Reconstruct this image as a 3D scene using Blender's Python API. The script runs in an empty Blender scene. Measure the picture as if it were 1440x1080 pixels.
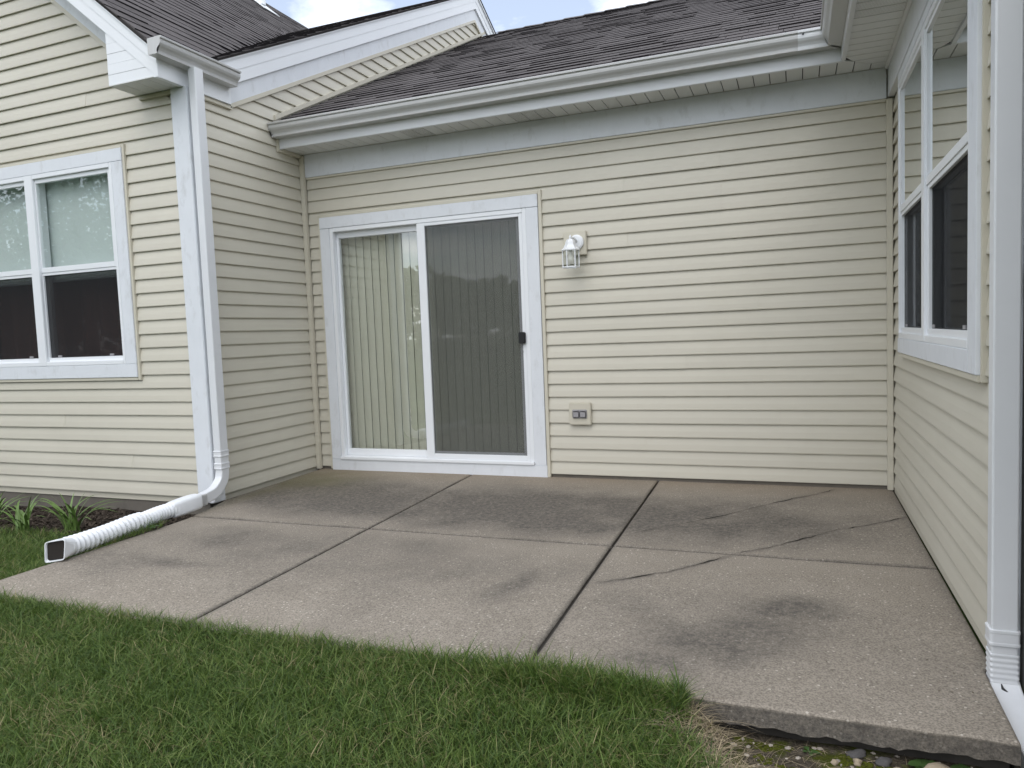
import bpy, bmesh, math, random
import numpy as np
from mathutils import Vector, Matrix
R = math.radians
random.seed(7); RNG = np.random.default_rng(11)
scene = bpy.context.scene
col = scene.collection

# ------------------------------------------------------------------ camera
CAM = Vector((0.8707, -5.4227, 1.1214))
YAW, PITCH, ROLL = -0.3725, -0.0697, -0.0391
cy, sy, cp, sp = math.cos(YAW), math.sin(YAW), math.cos(PITCH), math.sin(PITCH)
fwd = Vector((sy * cp, cy * cp, sp)); rgt = Vector((cy, -sy, 0)); up = rgt.cross(fwd)
cr, sr = math.cos(ROLL), math.sin(ROLL)
r2 = cr * rgt + sr * up; u2 = -sr * rgt + cr * up
cam_d = bpy.data.cameras.new('camera'); cam_o = bpy.data.objects.new('camera', cam_d); col.objects.link(cam_o)
cam_o.matrix_world = Matrix(((r2.x, u2.x, -fwd.x, CAM.x), (r2.y, u2.y, -fwd.y, CAM.y), (r2.z, u2.z, -fwd.z, CAM.z), (0, 0, 0, 1)))
cam_d.sensor_width = 36; cam_d.lens = 1027.78 / 1440 * 36
cam_d.clip_start = 0.02; cam_d.clip_end = 2000
scene.camera = cam_o

# ------------------------------------------------------------------ sky, sun, exposure
SUN_EL, SUN_AZ = R(56), R(181)          # azimuth clockwise from +y
world = bpy.data.worlds.new('World'); scene.world = world; world.use_nodes = True
nt = world.node_tree; nt.nodes.clear()
N = nt.nodes.new; L = nt.links.new
out = N('ShaderNodeOutputWorld'); bg = N('ShaderNodeBackground'); bg.inputs['Strength'].default_value = 0.14
sky = N('ShaderNodeTexSky'); sky.sky_type = 'NISHITA'; sky.sun_disc = False
sky.sun_elevation = SUN_EL; sky.sun_rotation = SUN_AZ; sky.air_density = 1.0; sky.dust_density = 1.2; sky.ozone_density = 1.0
tc = N('ShaderNodeTexCoord')
sep = N('ShaderNodeSeparateXYZ'); L(tc.outputs['Generated'], sep.inputs[0])
mxz = N('ShaderNodeMath'); mxz.operation = 'MAXIMUM'; L(sep.outputs['Z'], mxz.inputs[0]); mxz.inputs[1].default_value = 0.0
adz = N('ShaderNodeMath'); adz.operation = 'ADD'; L(mxz.outputs[0], adz.inputs[0]); adz.inputs[1].default_value = 0.12
dv = N('ShaderNodeVectorMath'); dv.operation = 'DIVIDE'; L(tc.outputs['Generated'], dv.inputs[0])
cmb = N('ShaderNodeCombineXYZ'); L(adz.outputs[0], cmb.inputs[0]); L(adz.outputs[0], cmb.inputs[1]); cmb.inputs[2].default_value = 1.0
L(cmb.outputs[0], dv.inputs[1])
cn = N('ShaderNodeTexNoise'); cn.inputs['Scale'].default_value = 1.15; cn.inputs['Detail'].default_value = 9; cn.inputs['Roughness'].default_value = 0.58
cmap = N('ShaderNodeMapping'); cmap.inputs['Location'].default_value = (-2.4, 5.1, 0.0); L(dv.outputs[0], cmap.inputs[0]); L(cmap.outputs[0], cn.inputs['Vector'])
crp = N('ShaderNodeValToRGB'); crp.color_ramp.elements[0].position = 0.41; crp.color_ramp.elements[0].color = (0.22, 0.22, 0.22, 1); crp.color_ramp.elements[1].position = 0.56
L(cn.outputs['Fac'], crp.inputs[0])
mixc = N('ShaderNodeMix'); mixc.data_type = 'RGBA'; L(crp.outputs[0], mixc.inputs[0]); L(sky.outputs[0], mixc.inputs[6])
mixc.inputs[7].default_value = (9.6, 9.9, 10.4, 1)
L(mixc.outputs[2], bg.inputs['Color']); L(bg.outputs[0], out.inputs['Surface'])

sun_d = bpy.data.lights.new('sun', 'SUN'); sun_d.energy = 0.65; sun_d.angle = R(45); sun_d.color = (1, 0.965, 0.91)
sun_o = bpy.data.objects.new('sun', sun_d); col.objects.link(sun_o)
sdir = Vector((math.sin(SUN_AZ) * math.cos(SUN_EL), math.cos(SUN_AZ) * math.cos(SUN_EL), math.sin(SUN_EL)))
sun_o.location = sdir * 60; sun_o.rotation_euler = (-sdir).to_track_quat('-Z', 'Y').to_euler()
scene.view_settings.view_transform = 'Standard'; scene.view_settings.look = 'None'
scene.view_settings.gamma = 1; scene.view_settings.exposure = 0.48; scene.view_settings.use_curve_mapping = False
scene.render.engine = 'CYCLES'
scene.cycles.max_bounces = 10; scene.cycles.transparent_max_bounces = 16

# ------------------------------------------------------------------ numbers measured from the photograph
C = 0.1016                              # siding exposure
XL, XR, D = -3.1363, 1.4655, 1.3079     # left return wall, right wall, gable wall depth
FB = lambda u, o, z: (u, -o, z)         # door wall
FG = lambda u, o, z: (u, -D - o, z)     # gable wall
FL = lambda u, o, z: (XL + o, u, z)     # left return wall (u = y)
FR = lambda u, o, z: (XR - o, u, z)     # right wall (u = y)
FS = lambda u, o, z: (u, -2.70 - o, z)  # end of the right wing
SOF = 2.735

# ------------------------------------------------------------------ helpers
ROOT = {}
class MB:
    def __init__(s): s.v = []; s.f = []
    def add(s, vs, fs):
        b = len(s.v); s.v += [tuple(p) for p in vs]; s.f += [tuple(b + i for i in q) for q in fs]; return s
    def box(s, a, b, F=None):
        (x0, y0, z0), (x1, y1, z1) = a, b
        vs = [(x0, y0, z0), (x1, y0, z0), (x1, y1, z0), (x0, y1, z0), (x0, y0, z1), (x1, y0, z1), (x1, y1, z1), (x0, y1, z1)]
        if F: vs = [F(*p) for p in vs]
        return s.add(vs, [(0, 3, 2, 1), (4, 5, 6, 7), (0, 1, 5, 4), (1, 2, 6, 5), (2, 3, 7, 6), (3, 0, 4, 7)])
    def prism(s, poly, o0, o1, F):      # poly of (u, z) extruded from o0 to o1
        n = len(poly)
        vs = [F(u, o0, z) for u, z in poly] + [F(u, o1, z) for u, z in poly]
        fs = [tuple(range(n)), tuple(range(2 * n - 1, n - 1, -1))] + [(i, (i + 1) % n, n + (i + 1) % n, n + i) for i in range(n)]
        return s.add(vs, fs)
    def slabpoly(s, poly, z0, z1):      # poly of (x, y)
        n = len(poly); vs = [(x, y, z0) for x, y in poly] + [(x, y, z1) for x, y in poly]
        fs = [tuple(range(n)), tuple(range(2 * n - 1, n - 1, -1))] + [(i, (i + 1) % n, n + (i + 1) % n, n + i) for i in range(n)]
        return s.add(vs, fs)
    def loft(s, rings, cap=True, closed=True):
        n = len(rings[0]); vs = [p for r in rings for p in r]; fs = []
        for k in range(len(rings) - 1):
            for i in range(n if closed else n - 1):
                j = (i + 1) % n; fs.append((k * n + i, k * n + j, (k + 1) * n + j, (k + 1) * n + i))
        if cap and closed: fs += [tuple(range(n)), tuple(range(len(vs) - 1, len(vs) - n - 1, -1))]
        return s.add(vs, fs)
    def tube(s, path, rad, seg=12, cap=True, shape=None):
        rings = []; P = [Vector(p) for p in path]; n = len(P)
        for i, p in enumerate(P):
            t = (P[min(i + 1, n - 1)] - P[max(i - 1, 0)]).normalized()
            a = Vector((1, 0, 0)) - t * t.x
            if a.length < 0.25: a = Vector((0, 1, 0)) - t * t.y
            a.normalize(); b = t.cross(a)
            r = rad[i] if hasattr(rad, '__len__') else rad
            if shape: rings.append([p + a * (q[0] * r) + b * (q[1] * r) for q in shape])
            else: rings.append([p + a * (math.cos(2 * math.pi * k / seg) * r) + b * (math.sin(2 * math.pi * k / seg) * r) for k in range(seg)])
        return s.loft(rings, cap)

def obj(name, mb, mat, parent=None, label=None, cat=None, group=None, kind=None, bevel=0, smooth=False, recalc=True, origin=None, mats=None, fm=None):
    off = Vector(ROOT.get(parent.name, (0, 0, 0))) if parent else Vector(origin or (0, 0, 0))
    me = bpy.data.meshes.new(name)
    me.from_pydata([(p[0] - off.x, p[1] - off.y, p[2] - off.z) for p in mb.v], [], mb.f)
    if recalc or bevel:
        bm = bmesh.new(); bm.from_mesh(me)
        if recalc: bmesh.ops.recalc_face_normals(bm, faces=bm.faces)
        if bevel: bmesh.ops.bevel(bm, geom=list(bm.edges), offset=bevel, segments=2, affect='EDGES', clamp_overlap=True)
        bm.to_mesh(me); bm.free()
    if smooth: me.polygons.foreach_set('use_smooth', [True] * len(me.polygons))
    me.materials.append(mat)
    for q in (mats or ()): me.materials.append(q)
    if fm: me.polygons.foreach_set('material_index', fm)
    o = bpy.data.objects.new(name, me); col.objects.link(o)
    if parent: o.parent = parent; ROOT[o.name] = tuple(off)
    else: o.location = off; ROOT[o.name] = tuple(off)
    tag(o, label, cat, group, kind)
    return o
def tag(o, label=None, cat=None, group=None, kind=None):
    if label: o['label'] = label
    if cat: o['category'] = cat
    if group: o['group'] = group
    if kind: o['kind'] = kind
    return o
def thing(name, loc, label, cat, group=None):
    o = bpy.data.objects.new(name, None); col.objects.link(o); o.location = loc; o.empty_display_size = 0.1
    ROOT[o.name] = tuple(loc); return tag(o, label, cat, group)
def bx(name, F, u0, u1, o0, o1, z0, z1, mat, parent, bevel=0.0025, **k):
    return obj(name, MB().box((u0, o0, z0), (u1, o1, z1), F), mat, parent, bevel=bevel, **k)

# ------------------------------------------------------------------ materials
def mat(name, colr, rough=0.5, var=0.05, vscale=3.0, stretch=(1, 1, 1), bump=0.0, bscale=150.0, bstretch=None,
        objvar=0.0, islvar=0.0, spec=0.5, dark=None, dscale=2.0, dlo=0.55, dhi=0.75, metallic=0.0, bdist=0.002):
    m = bpy.data.materials.new(name); m.use_nodes = True; t = m.node_tree; n = t.nodes.new; l = t.links.new
    b = t.nodes['Principled BSDF']; b.inputs['Roughness'].default_value = rough; b.inputs['Specular IOR Level'].default_value = spec
    b.inputs['Metallic'].default_value = metallic
    g = n('ShaderNodeNewGeometry')
    def noise(scale, st, detail=6):
        mp = n('ShaderNodeMapping'); mp.inputs['Scale'].default_value = st; l(g.outputs['Position'], mp.inputs[0])
        x = n('ShaderNodeTexNoise'); x.inputs['Scale'].default_value = scale; x.inputs['Detail'].default_value = detail; x.inputs['Roughness'].default_value = 0.6
        l(mp.outputs[0], x.inputs['Vector']); return x.outputs['Fac']
    def math_(op, a, c):
        x = n('ShaderNodeMath'); x.operation = op
        for i, q in enumerate((a, c)):
            if hasattr(q, 'is_linked') or hasattr(q, 'links'): l(q, x.inputs[i])
            else: x.inputs[i].default_value = q
        return x.outputs[0]
    fac = math_('MULTIPLY_ADD', noise(vscale, stretch), 2 * var); fac.node.inputs[2].default_value = 1 - var
    if objvar:
        oi = n('ShaderNodeObjectInfo'); q = math_('MULTIPLY_ADD', oi.outputs['Random'], 2 * objvar); q.node.inputs[2].default_value = 1 - objvar; fac = math_('MULTIPLY', fac, q)
    if islvar:
        q = math_('MULTIPLY_ADD', g.outputs['Random Per Island'], 2 * islvar); q.node.inputs[2].default_value = 1 - islvar; fac = math_('MULTIPLY', fac, q)
    vm = n('ShaderNodeVectorMath'); vm.operation = 'SCALE'; vm.inputs[0].default_value = colr; l(fac, vm.inputs['Scale'])
    res = vm.outputs[0]
    if dark:
        r = n('ShaderNodeMapRange'); r.inputs['From Min'].default_value = dlo; r.inputs['From Max'].default_value = dhi
        l(noise(dscale, stretch, 8), r.inputs['Value'])
        mx = n('ShaderNodeMix'); mx.data_type = 'RGBA'; l(r.outputs[0], mx.inputs[0]); l(res, mx.inputs[6]); mx.inputs[7].default_value = (*dark, 1); res = mx.outputs[2]
    l(res, b.inputs['Base Color'])
    if bump:
        bn = n('ShaderNodeBump'); bn.inputs['Strength'].default_value = bump; bn.inputs['Distance'].default_value = bdist
        l(noise(bscale, bstretch or stretch, 4), bn.inputs['Height']); l(bn.outputs[0], b.inputs['Normal'])
    return m
CREAM = (0.598, 0.566, 0.474)
M = {}
M['siding_x'] = mat('cream vinyl siding', CREAM, 0.42, 0.035, 1.4, (1, 1, 1), 0.22, 60, (0.35, 6, 12), objvar=0.022, dark=(0.52, 0.49, 0.40), dscale=0.9, dlo=0.5, dhi=0.95)
M['siding_y'] = mat('cream vinyl siding side', CREAM, 0.42, 0.035, 1.4, (1, 1, 1), 0.22, 60, (6, 0.35, 12), objvar=0.022, dark=(0.52, 0.49, 0.40), dscale=0.9, dlo=0.5, dhi=0.95)
M['beige_trim'] = mat('cream vinyl trim', (0.605, 0.57, 0.468), 0.42, 0.05, 2)
M['white'] = mat('white painted trim', (0.73, 0.755, 0.785), 0.5, 0.07, 9, (1, 1, 0.5), 0.3, 70, dark=(0.60, 0.615, 0.625), dscale=14, dlo=0.56, dhi=0.78)
M['white_pvc'] = mat('white vinyl frame', (0.82, 0.84, 0.86), 0.32, 0.03, 4)
M['alu'] = mat('white coated aluminium', (0.72, 0.735, 0.75), 0.33, 0.05, 5, (1, 1, 1), spec=0.6)
M['gutter'] = mat('weathered gutter aluminium', (0.53, 0.53, 0.52), 0.3, 0.06, 9, (6, 6, 0.6), spec=0.7)
M['soffit'] = mat('white soffit', (0.70, 0.71, 0.70), 0.55, 0.04, 4, objvar=0.02)
M['shingle'] = mat('asphalt shingle', (0.112, 0.102, 0.101), 0.92, 0.32, 30, (1, 1, 1), 0.9, 420, islvar=0.14, objvar=0.13, spec=0.2, bdist=0.004)
M['shingle_edge'] = mat('shingle cut edge', (0.022, 0.020, 0.021), 0.95, 0.3, 30, spec=0.1)
M['roofdeck'] = mat('roof underlay', (0.05, 0.046, 0.045), 0.95, 0.2, 20, spec=0.1)
M['foundation'] = mat('foundation concrete', (0.15, 0.135, 0.115), 0.92, 0.25, 6, bump=0.5, bscale=60, dark=(0.07, 0.065, 0.055), dscale=3, spec=0.2)
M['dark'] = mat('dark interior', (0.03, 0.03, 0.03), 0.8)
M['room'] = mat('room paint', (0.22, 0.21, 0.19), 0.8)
M['black'] = mat('black plastic', (0.012, 0.012, 0.013), 0.35)
M['slat'] = mat('cream vinyl blind', (0.64, 0.62, 0.52), 0.5, 0.03, 2, objvar=0.03)
M['shade'] = mat('pale window shade', (0.60, 0.66, 0.65), 0.8, 0.03, 2)
M['curtain'] = mat('brown curtain', (0.33, 0.16, 0.125), 0.9, 0.15, 3, (8, 8, 0.5), 0.2, 200)
M['grey_plastic'] = mat('grey plastic cover', (0.33, 0.32, 0.33), 0.45, 0.05, 20)
M['fence'] = mat('dark grey board', (0.075, 0.073, 0.066), 0.75, 0.2, 4, (3, 3, 0.4), 0.3, 80)
M['mulch'] = mat('dark mulch', (0.042, 0.035, 0.029), 0.95, 0.4, 30, bump=0.8, bscale=90, spec=0.15, bdist=0.01)
M['chip'] = mat('mulch chip', (0.06, 0.048, 0.038), 0.95, 0.4, 60, islvar=0.55, spec=0.1)
M['speck'] = mat('leaf scrap', (0.11, 0.085, 0.06), 0.9, 0.3, 60, islvar=0.5)
M['lily'] = mat('day lily leaf', (0.115, 0.19, 0.045), 0.45, 0.25, 12, islvar=0.35)
M['weed'] = mat('weed leaf', (0.050, 0.100, 0.026), 0.5, 0.25, 40, islvar=0.3)
M['straw'] = mat('dead grass', (0.34, 0.275, 0.175), 0.85, 0.3, 30, islvar=0.4)
M['stone_tan'] = mat('tan stone', (0.33, 0.27, 0.19), 0.85, 0.2, 18, bump=0.4, bscale=60)
M['stone_grey'] = mat('grey stone', (0.085, 0.08, 0.078), 0.9, 0.45, 50, bump=0.9, bscale=60)
M['pebble'] = mat('pebble', (0.36, 0.32, 0.27), 0.85, 0.3, 40, islvar=0.45)
M['leaf'] = mat('tree leaf', (0.05, 0.09, 0.025), 0.6, 0.3, 2, islvar=0.4)
M['bark'] = mat('bark', (0.10, 0.08, 0.06), 0.9, 0.3, 8, (1, 1, .2), 0.6, 30)
M['crack'] = mat('crack dirt', (0.035, 0.032, 0.028), 0.95, 0.4, 40, spec=0.1)
M['joint'] = mat('joint dirt', (0.055, 0.05, 0.044), 0.95, 0.4, 20, spec=0.1)
M['bore_dark'] = mat('dark hose bore', (0.018, 0.014, 0.011), 0.9)
M['bulb'] = mat('bulb glass', (0.75, 0.72, 0.62), 0.2)
M['pvc_hose'] = mat('white plastic hose', (0.80, 0.82, 0.84), 0.45, 0.06, 14, bump=0.1, bscale=60)
M['moss'] = mat('moss', (0.075, 0.085, 0.012), 0.95, 0.5, 40, bump=0.9, bscale=220, spec=0.1, bdist=0.006)

def glassmat(name, boost, tint, rough=0.0):
    m = bpy.data.materials.new(name); m.use_nodes = True; t = m.node_tree; t.nodes.clear(); n = t.nodes.new; l = t.links.new
    o = n('ShaderNodeOutputMaterial'); mx = n('ShaderNodeMixShader'); fr = n('ShaderNodeFresnel'); fr.inputs[0].default_value = 1.52
    k = n('ShaderNodeMath'); k.operation = 'MULTIPLY'; k.use_clamp = True; l(fr.outputs[0], k.inputs[0]); k.inputs[1].default_value = boost
    tr = n('ShaderNodeBsdfTransparent'); tr.inputs[0].default_value = (*tint, 1); gl = n('ShaderNodeBsdfGlossy'); gl.inputs['Roughness'].default_value = rough
    gl.inputs['Color'].default_value = (0.95, 0.97, 0.97, 1)
    ge = n('ShaderNodeNewGeometry'); inv = n('ShaderNodeMath'); inv.operation = 'SUBTRACT'; inv.inputs[0].default_value = 1.0; l(ge.outputs['Backfacing'], inv.inputs[1])
    k2 = n('ShaderNodeMath'); k2.operation = 'MULTIPLY'; l(k.outputs[0], k2.inputs[0]); l(inv.outputs[0], k2.inputs[1])   # both faces of the thin pane counted at its front
    l(k2.outputs[0], mx.inputs[0]); l(tr.outputs[0], mx.inputs[1]); l(gl.outputs[0], mx.inputs[2]); l(mx.outputs[0], o.inputs[0]); return m
M['glass'] = glassmat('window glass', 2.4, (0.97, 0.985, 0.975))
M['door_glass'] = glassmat('coated door glass', 4.6, (0.97, 0.985, 0.975))
M['lamp_glass'] = glassmat('lantern glass', 1.2, (0.88, 0.90, 0.90))
def screenmat(name, colr, opac):
    m = bpy.data.materials.new(name); m.use_nodes = True; t = m.node_tree; t.nodes.clear(); n = t.nodes.new; l = t.links.new
    o = n('ShaderNodeOutputMaterial'); mx = n('ShaderNodeMixShader'); tr = n('ShaderNodeBsdfTransparent'); df = n('ShaderNodeBsdfDiffuse'); df.inputs[0].default_value = (*colr, 1)
    g = n('ShaderNodeNewGeometry'); ns = n('ShaderNodeTexNoise'); ns.inputs['Scale'].default_value = 500; l(g.outputs['Position'], ns.inputs['Vector'])
    k = n('ShaderNodeMath'); k.operation = 'MULTIPLY_ADD'; l(ns.outputs['Fac'], k.inputs[0]); k.inputs[1].default_value = 0.1; k.inputs[2].default_value = opac - 0.05
    l(k.outputs[0], mx.inputs[0]); l(tr.outputs[0], mx.inputs[1]); l(df.outputs[0], mx.inputs[2]); l(mx.outputs[0], o.inputs[0]); return m
M['screen'] = screenmat('insect screen', (0.11, 0.113, 0.108), 0.36)
M['screen_dense'] = screenmat('window insect screen', (0.035, 0.036, 0.038), 0.50)

# vented soffit: perforation dots
def ventmat():
    m = M['soffit'].copy(); m.name = 'perforated soffit'; t = m.node_tree; n = t.nodes.new; l = t.links.new; b = t.nodes['Principled BSDF']
    g = n('ShaderNodeNewGeometry'); v = n('ShaderNodeTexVoronoi'); v.inputs['Scale'].default_value = 150; v.inputs['Randomness'].default_value = 0.0
    l(g.outputs['Position'], v.inputs['Vector']); r = n('ShaderNodeMath'); r.operation = 'LESS_THAN'; l(v.outputs['Distance'], r.inputs[0]); r.inputs[1].default_value = 0.42
    mx = n('ShaderNodeMix'); mx.data_type = 'RGBA'; l(r.outputs[0], mx.inputs[0]); src = b.inputs['Base Color'].links[0].from_socket
    l(src, mx.inputs[6]); mx.inputs[7].default_value = (0.30, 0.30, 0.28, 1); l(mx.outputs[2], b.inputs['Base Color']); return m
M['vent'] = ventmat()

# ------------------------------------------------------------------ the house
house = thing('house', (-1.0, 0.0, -0.15), 'cream vinyl sided house with white trim and grey shingle roofs wrapping round the patio', 'house')

FRONT = [(0.000, 0.0), (0.0006, 0.006), (-0.004, 0.045), (-0.0115, 0.085), (-0.0165, C + 0.006)]
def fo(z):
    for (a, za), (b, zb) in zip(FRONT, FRONT[1:]):
        if z <= zb: return a + (b - a) * (z - za) / (zb - za)
    return FRONT[-1][0]
def board(F, k, u0f, u1f, parent, m, za=0.0, zb=C + 0.006, do=0.0):
    zs = [za] + [z for _, z in FRONT if za < z < zb] + [zb]
    prof = []
    if za == 0: prof.append((-0.0140, 0.0))
    prof += [(fo(z), z) for z in zs]
    prof += [(fo(z) - 0.002, z if z > 0 else 0.0018) for z in reversed(zs)]
    if za == 0: prof.append((-0.0140, 0.0018))
    zb_ = k * C
    a = [F(u0f(zb_ + z), o + do, zb_ + z) for o, z in prof]; b = [F(u1f(zb_ + z), o + do, zb_ + z) for o, z in prof]
    if min(u1f(zb_ + z) - u0f(zb_ + z) for z in (za, zb)) < -0.02: return
    n = len(prof); mb = MB()
    mb.add(a + b, [tuple(range(n)), tuple(range(2 * n - 1, n - 1, -1))] + [(i, (i + 1) % n, n + (i + 1) % n, n + i) for i in range(n)])
    return obj('siding_board', mb, m, parent)
def side(F, ks, u0f, u1f, parent, m, openings=(), laps=()):
    for k in ks:
        z0, z1 = k * C, (k + 1) * C
        ov = sorted([o for o in openings if o[2] < z1 - 1e-4 and o[3] > z0 + 1e-4])
        segs = []; cur = u0f
        for (a, b, oa, ob) in ov:
            segs.append((cur, (lambda z, a=a: a))); cur = (lambda z, b=b: b)
            if oa > z0 + 0.004: board(F, k, (lambda z, a=a: a), (lambda z, b=b: b), parent, m, 0.0, oa - z0)
            if ob < z1 - 0.004: board(F, k, (lambda z, a=a: a), (lambda z, b=b: b), parent, m, ob - z0)
        segs.append((cur, u1f))
        for s0, s1 in segs:
            lp = [q for q in laps if q[0] == k and s0(z0) + 0.1 < q[1] < s1(z0) - 0.1]
            if lp:
                q = lp[0][1]
                board(F, k, s0, (lambda z, q=q: q + 0.012), parent, m, do=0.0019); board(F, k, (lambda z, q=q: q), s1, parent, m)
            else: board(F, k, s0, s1, parent, m)
K = lambda v: (lambda z: v)
def holed(F, u0, u1, z0, z1, hole, o):
    a, b, c, d = hole; mb = MB()
    for (p, q, r, s_) in ((u0, a, z0, z1), (b, u1, z0, z1), (a, b, z0, c), (a, b, d, z1)):
        if q > p and s_ > r: mb.box((p, o - 0.05, r), (q, o, s_), F)
    return mb

# --- door wall
DO = (-3.003, -0.945, -0.2, 2.205)       # opening in the siding
wall_b = obj('wall', holed(FB, XL, XR + 0.1, -0.05, 2.9, (-2.90, -1.06, -0.05, 2.09), -0.020), M['beige_trim'], house, label='cream sided wall behind the patio with the sliding door')
side(FB, range(0, 25), K(XL + 0.036), K(XR - 0.03), wall_b, M['siding_x'], [DO],
     laps=[(22, 0.37), (21, -0.32), (20, 0.38), (19, 0.38), (17, -0.30), (12, 0.62), (8, 0.1), (4, 0.75), (2, -0.2)])
# --- left return wall
def l_u0(z): return -1.195 if z < 2.915 else max(-1.195, (z - 3.375) / 0.501)
def l_u1(z):
    if z < 2.715: return -0.036
    if z < 2.965: return -0.30
    return (z - 3.125) / 0.503
wall_l = MB().prism([(-1.25, -0.05), (0.0, -0.05), (0.0, 2.9), (4.4, 5.2), (3.94, 5.4), (-1.25, 2.9)], -0.07, -0.020, FL)
wall_l = obj('wall', wall_l, M['beige_trim'], house, label='cream sided return wall between the gable and the sliding door')
side(FL, range(0, 53), l_u0, l_u1, wall_l, M['siding_y'])
# --- gable wall
WL = (-5.776, -3.728, 0.872, 2.622)
def g_u1(z): return min(-3.232, (0.155 - z) / 0.833)
wall_g = MB()
wall_g.prism([(-8.3, -0.05), (-5.66, -0.05), (-5.66, 5.2), (-8.3, 7.2)], -0.07, -0.020, FG)
wall_g.prism([(-3.85, -0.05), (-3.15, -0.05), (-3.15, 2.9), (-3.85, 3.45)], -0.07, -0.020, FG)
wall_g.prism([(-5.66, 2.5), (-3.85, 2.5), (-3.85, 3.45), (-5.66, 5.0)], -0.07, -0.020, FG)
wall_g.prism([(-5.66, -0.05), (-3.85, -0.05), (-3.85, 1.0), (-5.66, 1.0)], -0.07, -0.020, FG)
wall_g = obj('wall', wall_g, M['beige_trim'], house, label='cream sided gable wall with the paired window beside the mulch bed')
side(FG, range(0, 46), K(-7.2), g_u1, wall_g, M['siding_x'], [WL], laps=[(5, -4.6), (29, -4.1), (2, -3.9)])
# --- right wall
WR = (-2.546, -0.452, 0.89, 2.56)
wall_r = obj('wall', holed(FR, -2.70, 0.1, -0.05, 2.9, (-2.39, -0.48, 1.0, 2.49), -0.020), M['beige_trim'], house, label='cream sided wall with the tall paired window at the patio side')
side(FR, range(0, 25), K(-2.70), K(-0.036), wall_r, M['siding_y'], [WR])
wall_s = obj('wall', MB().box((XR + 0.02, -0.07, -0.05), (4.6, -0.020, 2.9), FS), M['beige_trim'], house, label='cream sided end wall behind the corner downspout')
side(FS, range(0, 25), K(XR + 0.09), K(3.2), wall_s, M['siding_x'])

# foundation strips
fd = MB(); fd.box((-8.3, -0.10, -0.6), (-3.16, -0.03, -0.004), FG); obj('foundation', fd, M['foundation'], house)
fd = MB(); fd.box((-1.30, -0.10, -0.6), (0.05, -0.022, -0.004), FL); obj('foundation', fd, M['foundation'], house)
fd = MB(); fd.box((XL - 0.05, -0.10, -0.6), (XR + 0.1, -0.012, -0.004), FB); obj('foundation', fd, M['foundation'], house)
fd = MB(); fd.box((-2.68, -0.10, -0.6), (0.05, -0.012, -0.004), FR); obj('foundation', fd, M['foundation'], house)
fd = MB(); fd.box((XR + 0.03, -0.10, -0.6), (4.6, -0.03, -0.004), FS); obj('foundation', fd, M['foundation'], house)

bx('starter_strip', FR, -2.66, -0.036, -0.02, -0.004, -0.036, -0.001, M['beige_trim'], house, bevel=0)
# inside corner posts, corner boards
obj('corner_post', MB().box((XL - 0.01, -0.0005, -0.022), (XL + 0.034, 0.034, 2.726), FB), M['beige_trim'], house, bevel=0.003)
obj('corner_post', MB().box((XR - 0.036, -0.0005, -0.024), (XR + 0.0, 0.036, 2.53), FB), M['beige_trim'], house, bevel=0.003)
cbm = MB().box((-3.232, -0.02, -0.03), (-3.085, 0.028, 2.934), FG)
obj('corner_board', cbm, M['white'], house, bevel=0.004)
obj('corner_board', MB().box((-D - 0.027, -0.02, -0.028), (-1.222, 0.055, 2.926), FL), M['white'], house, bevel=0.004)
bx('corner_trim', FG, -3.246, -3.2325, -0.012, 0.006, -0.004, 2.90, M['beige_trim'], house)
bx('corner_trim', FL, -1.2215, -1.195, -0.012, 0.010, -0.020, 2.90, M['beige_trim'], house)
obj('corner_board', MB().box((XR + 0.0, -0.02, -0.05), (XR + 0.09, 0.024, 2.9), FS), M['white'], house, bevel=0.004)
obj('corner_board', MB().box((-2.722, -0.02, -0.05), (-2.672, 0.014, 2.9), FR), M['white'], house, bevel=0.004)

# frieze boards
bx('frieze_board', FB, XL + 0.034, XR - 0.034, -0.014, 0.012, 2.540, SOF - 0.001, M['white'], house)
bx('frieze_board', FR, -2.70, -0.0, -0.014, 0.026, 2.545, SOF - 0.001, M['white'], house)
bx('trim_strip', FB, XL + 0.034, XR - 0.034, -0.012, 0.006, 2.522, 2.5395, M['beige_trim'], house)
bx('trim_strip', FL, -0.30, 0.0, -0.010, 0.016, 2.702, 2.7335, M['beige_trim'], house)
bx('trim_strip', FL, -0.325, -0.30, -0.010, 0.016, 2.702, 2.84, M['beige_trim'], house)

# soffits
soffit_b = obj('soffit', MB().slabpoly([(XL, -0.285), (1.165, -0.285), (XR, 0.0), (XL, 0.0)], SOF + 0.010, SOF + 0.02), M['dark'], house, label='vented white soffit over the sliding door')
x = XL + 0.004; i = 0
while x < XR - 0.01:
    x1 = min(x + 0.0950, XR - 0.002)
    def yl(q): return -0.284 if q < 1.165 else -0.284 + (q - 1.165) * 0.284 / (XR - 1.165)
    v = i in (11, 12, 20, 21, 22)
    obj('soffit_panel', MB().slabpoly([(x, yl(x)), (x1, yl(x1)), (x1, -0.013), (x, -0.013)], SOF, SOF + 0.0095), M['vent'] if v else M['soffit'], soffit_b)
    x += 0.1016; i += 1
soffit_r = obj('soffit', MB().slabpoly([(1.17, -0.285), (XR, 0.0), (XR, -3.0), (1.17, -3.0)], SOF + 0.011, SOF + 0.021), M['dark'], house, label='shaded white soffit above the tall paired window')
y = -0.035; i = 0
while y > -2.95:
    y1 = y - 0.0955
    def xl(q): return 1.172 if q < -0.285 else 1.172 + (q + 0.285) * (XR - 1.172) / 0.285
    v = 9 <= i <= 12
    obj('soffit_panel', MB().slabpoly([(xl(y), y), (xl(y1), y1), (XR - 0.027, y1), (XR - 0.027, y)], SOF + 0.0006, SOF + 0.0101), M['vent'] if v else M['soffit'], soffit_r)
    y -= 0.1016; i += 1
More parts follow.
